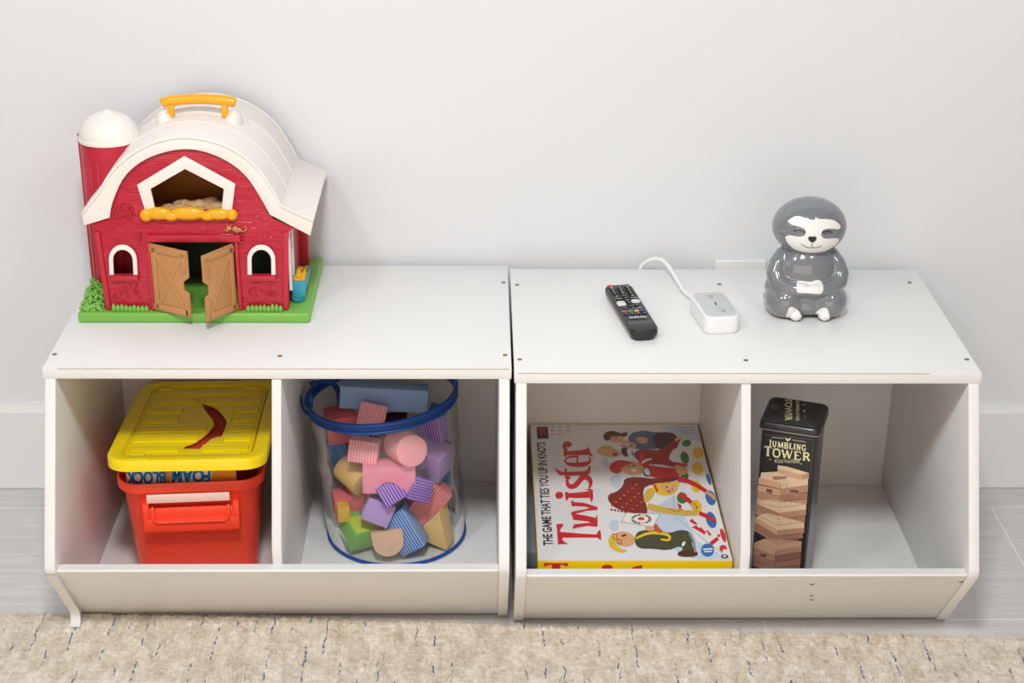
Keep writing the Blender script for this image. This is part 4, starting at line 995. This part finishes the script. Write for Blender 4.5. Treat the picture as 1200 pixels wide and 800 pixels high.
    ik.layer(); pl([(200, 628), (260, 600), (320, 598), (380, 612), (375, 640), (330, 632)], [10, 14, 16, 14, 12, 8], 'yellow'); pp_([(440, 650), (460, 640), (455, 665), (440, 672)], 'white'); pp_([(415, 705), (440, 690), (520, 690), (524, 722), (430, 724)], 'brown'); pl([(480, 600), (500, 640), (510, 700)], [14, 12, 12], 'grey', 0)
    pp_([(56, 630), (80, 620), (90, 650), (120, 680), (160, 690), (130, 705), (80, 685), (60, 660)], 'blond'); pe(140, 630, 56, 38, 'skin', 10); pp_([(60, 620), (95, 600), (110, 625), (90, 655), (64, 660)], 'blond')
    ik.layer(); pl([(78, 606), (100, 604), (98, 632), (84, 634), (78, 606)], 4, 'dred', 0); pl([(104, 630), (128, 640), (124, 658), (106, 654), (104, 630)], 4, 'dred', 0); pp_([(122, 612), (150, 604), (152, 612), (132, 622)], 'dark'); pp_([(245, 565), (280, 560), (290, 590), (255, 588)], 'skin'); pp_([(290, 560), (310, 550), (322, 575), (345, 590), (330, 602), (300, 592)], 'orange')
    pe(574, 688, 34, 34, 'blue'); ik.layer(); pl([(550, 685), (600, 682)], 7, 'white', 0); pl([(556, 697), (596, 695)], 6, 'white', 0); pe(663, 721, 18, 10, 'ink'); ik.layer(); pe(663, 721, 9, 5, 'white')
    ik.build('cover_art', t)
    # front face lettering peeping above the lip
    ik = Ink(lambda x, y: hy(x, y, y0), (0, -1, 0))
    ik.poly([(637, 659.5), (666, 659.5), (665, 664), (659, 661.5), (656.5, 661.5), (658, 675), (645, 675), (647, 661.5), (643, 661.5), (638, 664)], K['red'])
    ik.ell(711.5, 664.5, 6.5, 3.2, K['red']); ik.poly([(742, 664), (753, 661.5), (752, 668), (738, 668)], K['red']); ik.line([(703, 669), (708, 667.5), (720, 667.5)], 1.5, K['red'])
    ik.build('front_lettering', t)
games()

# ================================================================== TUMBLING TOWER TIN
def tin():
    blk = mat('tin_black', '211f21', .3, .05, 40, .5, coat=.3); sil = mat('tin_silver', 'a9a9a9', .3, metal=.9)
    FL = hz(889.5, 497.5, .288); FR = hz(961.5, 508.5, .288); 
    U_ = (FR - FL); W = U_.length; U_.normalize(); Vd = Vector((-U_.y, U_.x, 0)); Dp = W * 1.03
    ce = (FL + FR) / 2 + Vd * Dp / 2; ce.z = 0
    if True: ce += Vector((0, .002, 0))
    t = thing('wooden_block_game_tin', 'tall black block game tin standing right of the divider', 'game tin', (ce.x, ce.y, .0185))
    def rg(s, z, r=.009): return [ce + U_ * x + Vd * y + Vector((0, 0, z)) for x, y in rrect(W - 2 * s, Dp - 2 * s, r, 6)]
    zb = .0185; zl = .2815
    loft('tin_body', [rg(.0045, zb, .007), rg(.0035, zb + .001, .008), rg(.0035, zl + .004, .008)], blk, t)
    loft('tin_lid', [rg(.0008, zl, .009), rg(.0, zl + .0008, .010), rg(.0, .2885, .010), rg(.0012, .2912, .010), rg(.0035, .2925, .009), rg(.006, .2925, .008), rg(.007, .2920, .008)], blk, t)
    loft('lid_seam', [rg(.0006, zl - .0008, .009), rg(-.0007, zl - .0004, .010), rg(-.0007, zl + .0008, .010), rg(.0006, zl + .001, .009)], sil, t)
    gold = mat('foil_gold', 'e6dfb2', .4); g2 = mat('ink_pale', 'b8b59a', .5); 
    Nf = -Vd
    P0 = ce - Vd * (Dp / 2 - .0035)
    fx = lambda x, y: hit(870 + x / 3.636, 450 + y / 3.636, P0, Nf)
    ik = Ink(fx, Nf)
    fr_ = mat('ink_frame', '6f6f6a', .5)
    for a, b_ in (((80, 213), (304, 236)), ((304, 236), (262, 795)), ((80, 213), (48, 795))): ik.line([a, b_], 1.3, fr_)
    # small crest and maker line
    ik.poly([(180, 226), (194, 234), (208, 227), (202, 238), (194, 244), (186, 237)], gold, 0); ik.line([(124, 226), (176, 231)], 3, g2); ik.line([(212, 237), (270, 246)], 3, g2)
    wd = ik
    # serif capitals from bars
    def sk(u, v): return (x0 + (x1 - x0) * u, y0 + (y1 - y0) * u + (1 - v) * h)
    SER = dict(J=[((.5, 0), (.5, 1))], )
    def word(s, xa, ya, xb, yb, hh, thick):
        n_ = len(s); sp_ = {'M': 1.35, 'W': 1.45, 'I': .55, 'J': .7, 'L': .85}; tot = sum(sp_.get(c_, 1) for c_ in s); u = 0
        for i, c_ in enumerate(s):
            wv = sp_.get(c_, 1) / tot; big = 1.18 if i == 0 else 1
            u0 = u + wv * .07; u1 = u + wv * .93; u += wv
            def m(a, b_): 
                uu = u0 + (u1 - u0) * a; return (xa + (xb - xa) * uu + b_ * hh * big * .03, ya + (yb - ya) * uu - b_ * hh * big)
            def ln(pts, k=1, sm=0): ik.line([m(*p) for p in pts], thick * k, gold, sm)
            def sf(a, b_, l=.16): ln([(a - l, b_), (a + l, b_)], .45)
            if c_ == 'J': ln([(.6, 1), (.6, .15), (.45, -.12), (.1, -.05)], 1, 2); sf(.6, .98, .3)
            elif c_ == 'U': ln([(.2, 1), (.2, .25), (.5, -.1), (.8, .25), (.8, 1)], .9, 2); sf(.2, .98); sf(.8, .98)
            elif c_ == 'M': ln([(.12, 0), (.18, 1)], .6); ln([(.18, 1), (.5, .05)], 1.1); ln([(.5, .05), (.82, 1)], .6); ln([(.82, 1), (.88, 0)], 1.1); sf(.12, .02, .1); sf(.88, .02, .12); sf(.12, .98, .08); sf(.88, .98, .08)
            elif c_ == 'B': ln([(.2, 0), (.2, 1)], 1.1); ln([(.2, .98), (.7, .98), (.8, .75), (.65, .52), (.25, .52)], .8, 1); ln([(.25, .52), (.75, .5), (.9, .25), (.7, .02), (.2, .02)], .9, 1); sf(.15, .98); sf(.15, .02)
            elif c_ == 'L': ln([(.25, 0), (.25, 1)], 1.1); ln([(.1, .02), (.92, .02), (.95, .25)], .6); sf(.25, .98, .2)
            elif c_ == 'I': ln([(.5, 0), (.5, 1)], 1.1); sf(.5, .98, .35); sf(.5, .02, .35)
            elif c_ == 'N': ln([(.18, 0), (.18, 1)], .6); ln([(.15, 1), (.82, 0)], 1.1); ln([(.82, 0), (.82, 1)], .6); sf(.18, .02); sf(.12, .98, .1); sf(.82, .98)
            elif c_ == 'G': ln([(.88, .78), (.6, 1.02), (.22, .85), (.1, .5), (.25, .1), (.6, -.03), (.82, .1), (.82, .42)], .9, 2); sf(.82, .44, .18)
            elif c_ == 'T': ln([(.5, 0), (.5, 1)], 1.15); ln([(.02, .8), (.06, .97), (.94, .97), (.98, .8)], .6); sf(.5, .02, .2)
            elif c_ == 'O': (ln([(.5, 1.0), (.12, .9), (.06, .5), (.14, .08), (.5, 0)], .95, 2), ln([(.5, 1.0), (.88, .9), (.94, .5), (.86, .08), (.5, 0)], .95, 2))
            elif c_ == 'W': ln([(.05, 1), (.28, 0)], 1.1); ln([(.28, 0), (.5, .95)], .6); ln([(.5, .95), (.72, 0)], 1.1); ln([(.72, 0), (.94, 1)], .6); sf(.05, .98, .09); sf(.5, .98, .07); sf(.94, .98, .07)
            elif c_ == 'E': ln([(.2, 0), (.2, 1)], 1.1); ln([(.1, .98), (.85, .98), (.88, .78)], .6); ln([(.2, .52), (.65, .52)], .6); ln([(.1, .02), (.88, .02), (.93, .25)], .6)
            elif c_ == 'R': ln([(.2, 0), (.2, 1)], 1.1); ln([(.15, .98), (.7, .98), (.85, .76), (.65, .5), (.25, .5)], .85, 1); ln([(.5, .5), (.95, .0)], 1); sf(.2, .98); sf(.2, .02)
    word('JUMBLING', 110, 264, 272, 284, 24, 5.5); word('TOWER', 90, 303, 290, 328, 34, 7.5)
    ik.text('48 Solid Wood Blocks', (136, 318, 244, 336), g2, bold=.02)
    for a, b_ in ((118, 320), (250, 339)): ik.ell(a, b_, 5, 2.2, g2)
    # picture of stacked blocks (printed)
    wa = [mat('ink_wood_' + h, h, .4, .06, 300) for h in ('e2c6a4', 'd2a888', 'bd9078', 'aa7c66', '986a58', '7c4f40')]
    ik.layer()
    def pq(pts, k): ik.poly(pts, wa[k]) 
    # courses: (left x, corner x, right x, y left top, y corner top, y right top, height)
    pq([(80, 376), (150, 372), (212, 392), (250, 402), (252, 424), (165, 422), (76, 400)], 0); pq([(76, 400), (165, 422), (165, 440), (74, 412)], 1); pq([(165, 422), (252, 408), (252, 428), (165, 442)], 0); pq([(128, 392), (196, 392), (180, 404), (132, 408)], 3)
    ik.layer(); pq([(150, 345), (188, 350), (284, 378), (252, 388), (150, 362)], 0); pq([(150, 360), (252, 386), (252, 410), (205, 396), (150, 374)], 1); pq([(252, 386), (284, 378), (284, 402), (252, 410)], 2)
    courses = [(70, 165, 280, 398, 420, 402, 27, 1, 0), (66, 162, 280, 428, 448, 430, 28, 1, 2), (66, 160, 278, 456, 476, 460, 26, 2, 3), (62, 158, 276, 482, 503, 488, 22, 1, 2),
               (60, 155, 272, 508, 548, 532, 26, 3, 2), (60, 153, 268, 530, 574, 560, 26, 2, 3), (56, 150, 264, 566, 622, 610, 24, 1, 2), (54, 148, 258, 590, 646, 630, 25, 3, 3), (52, 146, 240, 612, 668, 655, 12, 2, 4),
               (50, 140, 252, 675, 706, 690, 24, 1, 2), (49, 138, 250, 700, 730, 716, 26, 2, 4), (47, 136, 248, 726, 756, 742, 26, 3, 3), (46, 134, 246, 752, 782, 768, 22, 3, 4)]
    for i, (xl, xc, xr, a, b_, c_, h, k1, k2) in enumerate(courses):
        if i in (4, 6, 9): pq([(xl, a), (xl + 45, a - 18), (xr, c_ - 22), (xr, c_), (xc, b_)], 0 if i != 9 else 1)
        pq([(xl, a), (xc, b_), (xc, b_ + h), (xl - 2, a + h)], k1); pq([(xc, b_), (xr, c_), (xr - 1, c_ + h), (xc, b_ + h)], k2)
    ik.layer()
    for xl, xr, y, h in ((102, 128, 445, 22), (204, 240, 448, 20), (76, 104, 720, 22)): ik.poly([(xl, y), (xr, y + 4), (xr, y + h + 3), (xl, y + h)], wa[5]); ik.poly([(xl, y + h * .6), (xr, y + h * .6 + 4), (xr, y + h + 3), (xl, y + h)], wa[2])
    ln_ = mat('ink_gap', '5b3a2c', .5)
    for i, (xl, xc, xr, a, b_, c_, h, k1, k2) in enumerate(courses): ik.line([(xl, a + h), (xc, b_ + h)], 1.2, ln_); ik.line([(xc, b_ + h), (xr, c_ + h)], 1.2, ln_); ik.line([(xc, b_), (xc, b_ + h)], .8, ln_)
    for k in range(36):
        i = k % len(courses); xl, xc, xr, a, b_, c_, h, k1, k2 = courses[i]; u = random.random() * .9; x = xc + (xr - xc) * u; y = b_ + (c_ - b_) * u; ik.line([(x, y + 2), (x - 1, y + h - 2)], .8, wa[5])
    ik.build('front_print', t)
    # lid top print, reads downwards
    P1 = Vector((ce.x, ce.y, .2922)); tx = lambda x, y: hit(870 + x / 3.636, 450 + y / 3.636, P1, (0, 0, 1))
    ik = Ink(tx, (0, 0, 1))
    ik.text('TOWER', (181, 60, 212, 156), gold, rot=-90, bold=.03); ik.text('JUMBLING', (224, 68, 243, 154), gold, rot=-90, bold=.02)
    ik.ell(262, 88, 6, 2, g2); ik.poly([(258, 110), (270, 113), (262, 121)], gold); ik.ell(266, 138, 5, 8, fr_)
    ik.ell(137, 99, 17, 11, mat('ink_dim', '5c5b58', .5)); ik.layer(); ik.line([(126, 98), (150, 101)], 3, blk)
    ik.build('lid_print', t)
tin()

# ================================================================== FOAM BLOCK BAG
def foam(name, h, var=.05, stripe=None, sc=260, axis=2):
    k = 'foam_' + h + (stripe or '') + str(axis)
    if k in MATS: return MATS[k]
    if not stripe: return mat(k, h, .85, var, 40, .2, bump=.3, bscale=500)
    m = bpy.data.materials.new(k); m.use_nodes = True; n = m.node_tree.nodes; L = m.node_tree.links; b = n['Principled BSDF']; b.inputs['Roughness'].default_value = .85; b.inputs['Specular IOR Level'].default_value = .2
    tc = n.new('ShaderNodeTexCoord'); sx = n.new('ShaderNodeSeparateXYZ'); L.new(tc.outputs['Object'], sx.inputs[0])
    mu = n.new('ShaderNodeMath'); mu.operation = 'PINGPONG'; L.new(sx.outputs[axis], mu.inputs[0]); mu.inputs[1].default_value = .0021
    r = n.new('ShaderNodeMapRange'); L.new(mu.outputs[0], r.inputs[0]); r.inputs[1].default_value = .0009; r.inputs[2].default_value = .0014
    mx = n.new('ShaderNodeMix'); mx.data_type = 'RGBA'; L.new(r.outputs[0], mx.inputs[0]); mx.inputs[6].default_value = (*hexc(h), 1); mx.inputs[7].default_value = (*hexc(stripe), 1); L.new(mx.outputs[2], b.inputs['Base Color'])
    bp = n.new('ShaderNodeBump'); bp.inputs['Strength'].default_value = .5; bp.inputs['Distance'].default_value = .0008; L.new(r.outputs[0], bp.inputs['Height']); L.new(bp.outputs[0], b.inputs['Normal'])
    MATS[k] = m; return m
def bag():
    GR = 'foam blocks in the clear bag'
    RC = Vector((-.188, .205, .2515)); tiltx = R(5.5)     # ring plane: higher on the right
    BC = Vector((-.1705, .208, .0205)); RT, RB = .109, .1035
    def ringpt(a, r=RT, dz=0):
        v = Vector((r * math.cos(a), r * .98 * math.sin(a), dz)); return RC + Matrix.Rotation(-tiltx, 3, 'Y') @ v
    def a_fix(l): return 'plank' in l or 'arch with' in l
    def block(label, px, py, Y, dims, rot, m, kind='box', name='foam_block'):
        c = hy(px, py, Y); bm = bmesh.new(); a, b_, h = (v * (1.0 if a_fix(label) else 1.1) for v in dims)
        if kind == 'box': bm_box(bm, -a / 2, a / 2, -b_ / 2, b_ / 2, -h / 2, h / 2, bev=.0012)
        elif kind == 'cyl':
            pts = [(a / 2 * math.cos(t_), 0, a / 2 * math.sin(t_)) for t_ in (2 * math.pi * k / 28 for k in range(28))]; prism_bm(bm, [(x, -b_ / 2, z) for x, _, z in pts], (0, b_, 0), .001)
        elif kind == 'arch':
            pts = [(-a / 2, -h / 2), (-a / 2, h / 2), (a / 2, h / 2), (a / 2, -h / 2)] + [(a * .23 * math.cos(t_), -h / 2 + a * .23 * math.sin(t_)) for t_ in (math.pi * k / 12 for k in range(13))]
            prism_bm(bm, [(x, -b_ / 2, z) for x, z in pts], (0, b_, 0), .001)
        elif kind == 'half':
            pts = [(a / 2 * math.cos(t_), a / 2 * math.sin(t_)) for t_ in (math.pi * k / 14 for k in range(15))] + [(-a / 2, -h), (a / 2, -h)]
            prism_bm(bm, [(x, -b_ / 2, z) for x, z in pts], (0, b_, 0), .001)
        elif kind == 'tri':
            prism_bm(bm, [(-a / 2, -b_ / 2, -h / 2), (a / 2, -b_ / 2, -h / 2), (0, -b_ / 2, h / 2)], (0, b_, 0), .0012)
        bmesh.ops.recalc_face_normals(bm, faces=bm.faces)
        me = bpy.data.meshes.new(name); bm.to_mesh(me); bm.free(); me.materials.append(m); me.polygons.foreach_set('use_smooth', [True] * len(me.polygons)); me.set_sharp_from_angle(angle=R(35))
        rm = Euler([R(v) for v in rot]).to_matrix(); ws = [rm @ v.co for v in me.vertices]
        lo = min(v.z for v in ws) + c.z
        if lo < .0225: c.z += .0225 - lo
        for _ in range(30):     # keep every corner inside the bag wall
            worst = 0; push = None
            for v in ws:
                p = c + v; u = min(1, max(0, (.2515 - p.z) / .231)); ax = RC.lerp(BC, u); d = Vector((p.x - ax.x, p.y - ax.y, 0)); lim = .1055 - .003 * u
                if d.length - lim > worst: worst = d.length - lim; push = d.normalized()
            if not push: break
            c -= push * worst
        o = bpy.data.objects.new(name, me); col.objects.link(o); o.location = c; o.rotation_euler = Euler([R(v) for v in rot])
        return tag(o, label, 'foam block', GR)
    pink = foam('p', 'f09aa8'); pk2 = foam('p', 'ee8c9e', stripe='fac6cc', axis=0); pkz = foam('p', 'd96f82', stripe='f0a9b2', axis=2); coral = foam('c', 'e6767a'); cors = foam('c', 'e2606a', stripe='f8b0ac', axis=0)
    lav = foam('l', 'bba0d8'); pur = foam('u', '8a64bf'); purs = foam('u', '6a46a6', stripe='c3a2e6', axis=0); purz = foam('u', '7a56ac', stripe='ac8cd2', axis=2)
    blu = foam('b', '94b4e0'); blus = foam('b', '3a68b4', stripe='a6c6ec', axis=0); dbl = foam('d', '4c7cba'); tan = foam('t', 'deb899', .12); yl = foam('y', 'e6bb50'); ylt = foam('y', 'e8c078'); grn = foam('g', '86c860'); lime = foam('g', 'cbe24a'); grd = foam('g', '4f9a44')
    B = block
    B('long pale blue foam plank lying across the top inside the ring', 450, 464, .245, (.130, .045, .034), (-12, 4, 1), blu)
    B('coral foam block at upper left just behind the ring', 400, 497, .225, (.042, .035, .04), (5, -4, 12), coral)
    B('pink striped foam block standing upright inside the ring', 436, 488, .205, (.036, .03, .034), (-30, 12, -4), pk2)
    B('pink striped foam block below the ring front', 427, 527, .150, (.040, .028, .030), (-14, 6, -6), pk2)
    B('pink foam cylinder with its round end facing forward', 475, 524, .140, (.043, .05, 0), (-14, 0, 24), foam('p', 'f8a8b4'), 'cyl')
    B('purple striped foam block under the right side of the ring', 508, 503, .205, (.036, .03, .032), (-12, -18, -24), purs)
    B('dusty blue foam block against the bag wall at upper right', 521, 492, .225, (.030, .03, .036), (0, 24, 10), dbl)
    B('lavender foam cube at right of the pink cylinder', 507, 537, .180, (.042, .036, .042), (14, 12, -28), lav)
    B('large pink foam arch with half round notch in the middle of bag', 456, 557, .135, (.076, .036, .042), (-6, 1, 2), foam('p', 'f29ab0', .08), 'arch')
    B('violet striped foam block under the pink arch notch', 458, 580, .118, (.032, .03, .030), (-30, -26, 18), purs)
    B('deep purple foam cube with striped sides right of the arch notch', 490, 577, .122, (.034, .034, .032), (-12, 28, 30), purz)
    B('coral striped foam block wedged at lower right of the violet cube', 497, 590, .172, (.040, .030, .072), (0, 36, 8), cors)
    B('yellow tan foam cylinder at the left of the arch', 415, 556, .172, (.038, .042, 0), (16, 0, 44), ylt, 'cyl')
    B('coral foam arch at lower left above the green block', 412, 590, .180, (.048, .030, .040), (0, -4, 14), coral, 'arch')
    B('yellow foam stub beside the lower left coral arch', 401, 600, .150, (.016, .02, .022), (0, 0, 10), yl)
    B('pale lavender foam block under the bag crease', 443, 597, .133, (.038, .026, .032), (-10, 24, 0), lav)
    g = B('green foam block with a round hole at the lower left', 416, 632, .150, (.070, .058, .034), (20, 6, 34), grn)
    lime_top = [(-.036, -.030), (.036, -.030), (.036, .003), (-.036, .003)]
    def onblk(o, pts, m, z, nm):
        me = bpy.data.meshes.new(nm); me.from_pydata([(x, y, z) for x, y in pts], [], [tuple(range(len(pts)))]); me.materials.append(m); q = bpy.data.objects.new(nm, me); col.objects.link(q); q.parent = o
    onblk(g, lime_top, lime, .0191, 'lime_face'); onblk(g, [(.0125 * math.cos(k * .3142) - .002, .0105 * math.sin(k * .3142) + .004) for k in range(20)], grd, .0194, 'round_hole')
    B('tan wood look foam half round at the bottom front', 450, 644, .118, (.042, .04, .014), (16, 174, 10), tan, 'half')
    B('blue striped foam block leaning at the bottom centre', 474, 627, .140, (.036, .030, .060), (-8, -32, -6), blus)
    B('pale yellow foam triangle at the lower right of the bag', 514, 615, .165, (.050, .03, .056), (0, 14, -20), foam('y', 'ecc684', .1), 'tri')
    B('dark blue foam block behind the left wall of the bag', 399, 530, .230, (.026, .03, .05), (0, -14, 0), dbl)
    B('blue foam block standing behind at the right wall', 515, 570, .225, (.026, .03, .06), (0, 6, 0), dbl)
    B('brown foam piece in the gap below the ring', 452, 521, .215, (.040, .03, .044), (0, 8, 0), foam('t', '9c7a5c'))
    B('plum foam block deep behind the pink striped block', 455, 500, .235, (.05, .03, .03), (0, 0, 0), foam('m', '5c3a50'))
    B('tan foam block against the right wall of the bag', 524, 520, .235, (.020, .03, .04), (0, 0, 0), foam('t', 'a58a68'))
    # the bag
    t = thing('toy_bag', 'clear vinyl drawstring style bag with blue rim full of foam blocks', 'bag', BC)
    t['label'] = 'clear vinyl bag with blue zip rim holding foam blocks, left of centre'
    film = bpy.data.materials.new('clear_vinyl'); film.use_nodes = True; n = film.node_tree.nodes; L = film.node_tree.links; n.clear()
    out = n.new('ShaderNodeOutputMaterial'); tr = n.new('ShaderNodeBsdfTransparent'); tr.inputs[0].default_value = (.97, .97, .96, 1)
    gl = n.new('ShaderNodeBsdfGlossy'); gl.inputs['Roughness'].default_value = .10; df = n.new('ShaderNodeBsdfDiffuse'); df.inputs[0].default_value = (.85, .83, .8, 1)
    fr = n.new('ShaderNodeFresnel'); fr.inputs[0].default_value = 1.13
    tc = n.new('ShaderNodeTexCoord'); ns = n.new('ShaderNodeTexNoise'); ns.inputs['Scale'].default_value = 16; ns.inputs['Detail'].default_value = 3; ns.inputs['Distortion'].default_value = 1.0; L.new(tc.outputs['Object'], ns.inputs[0])
    bp = n.new('ShaderNodeBump'); bp.inputs['Strength'].default_value = .35; bp.inputs['Distance'].default_value = .003; L.new(ns.outputs['Fac'], bp.inputs['Height'])
    for x in (gl, df, fr): L.new(bp.outputs[0], x.inputs['Normal'])
    m1 = n.new('ShaderNodeMixShader'); L.new(fr.outputs[0], m1.inputs[0]); L.new(tr.outputs[0], m1.inputs[1]); L.new(gl.outputs[0], m1.inputs[2])
    m2 = n.new('ShaderNodeMixShader')
    hr = n.new('ShaderNodeMapRange'); L.new(ns.outputs['Fac'], hr.inputs[0]); hr.inputs[1].default_value = .45; hr.inputs[2].default_value = .8; hr.inputs[3].default_value = .02; hr.inputs[4].default_value = .18
    L.new(hr.outputs[0], m2.inputs[0]); L.new(m1.outputs[0], m2.inputs[1]); L.new(df.outputs[0], m2.inputs[2]); L.new(m2.outputs[0], out.inputs[0])
    from mathutils import noise as mn
    V = []; F = []; na, nz = 96, 28
    for j in range(nz + 1):
        u = j / nz
        for i in range(na):
            a = 2 * math.pi * i / na
            p = ringpt(a).lerp(BC + Vector((RB * math.cos(a), RB * math.sin(a), 0)), u)
            cxy = RC.lerp(BC, u); d = (p - cxy); d.z = 0
            wob = (mn.noise(Vector((math.cos(a) * 2.2, math.sin(a) * 2.2, u * 3))) * .005 + mn.noise(Vector((math.cos(a) * 6, math.sin(a) * 6, u * 7 + 4))) * .003 + .001) * math.sin(math.pi * u)
            V.append(p + d.normalized() * wob)
    for j in range(nz):
        for i in range(na): F.append((j * na + i, j * na + (i + 1) % na, (j + 1) * na + (i + 1) % na, (j + 1) * na + i))
    mesh('clear_wall', V, F, film, t, smooth=True)
    bl = mat('blue_piping', '0d4a9e', .35, .05, 50); bld = mat('blue_zip_tape', '123f86', .6, .08, 90)
    A = [2 * math.pi * k / 96 for k in range(96)]
    tube('top_ring', [ringpt(a, RT + .001, .0035) for a in A], .0034, bl, t, seg=10, closed=True)
    tube('top_ring', [ringpt(a, RT + .0005, -.0085) for a in A], .0026, bl, t, seg=10, closed=True)
    V = []; F = []
    for a in A:
        for r_, z_ in ((RT + .0015, .002), (RT + .002, -.003), (RT + .0015, -.008), (RT - .0005, -.008), (RT - .0003, .002)): V.append(ringpt(a, r_, z_))
    for i in range(96):
        for k in range(5): F.append((i * 5 + k, i * 5 + (k + 1) % 5, ((i + 1) % 96) * 5 + (k + 1) % 5, ((i + 1) % 96) * 5 + k))
    mesh('zip_band', V, F, bld, t, smooth=True)
    tube('bottom_ring', [BC + Vector((RB * math.cos(a), RB * math.sin(a), .0008)) for a in A], .0026, bl, t, seg=10, closed=True)
    V = [BC + Vector((RB * math.cos(a), RB * math.sin(a), 0)) for a in A]; mesh('clear_base', V, [tuple(range(96))], film, t)
    # strap loop and zip pull at the left
    pl_ = [hy(352, 463, .2), hy(353, 472, .2), hy(357, 482, .2), hy(361, 486, .195), hy(364, 480, .195)]
    tube('zip_pull', smoothpoly(pl_, 2, False), .0018, bld, t, seg=8)
    st = [hy(361, 462, .20), hy(364, 466, .195), hy(363, 478, .19)]; tube('slider', st, .0045, bl, t, seg=10)
    # folded handle strap inside left rim
    def strap(pts, w_, nm):
        V = []; F = []
        for i, p in enumerate(pts):
            V += [p + Vector((0, -w_, 0)), p + Vector((0, w_, 0)), p + Vector((0, w_, .0015)), p + Vector((0, -w_, .0015))]
        for i in range(len(pts) - 1):
            for k in range(4): F.append((i * 4 + k, i * 4 + (k + 1) % 4, (i + 1) * 4 + (k + 1) % 4, (i + 1) * 4 + k))
        mesh(nm, V, F, bld, t, smooth=False)
    tube('handle_strap', smoothpoly([hy(366, 447, .23), hy(368, 452, .225), hy(372, 448, .235), hy(386, 445, .25), hy(396, 455, .255), hy(399, 472, .25), hy(396, 484, .245)], 2, False), .0042, bld, t, seg=8)
bag()
print('SCENE OK')
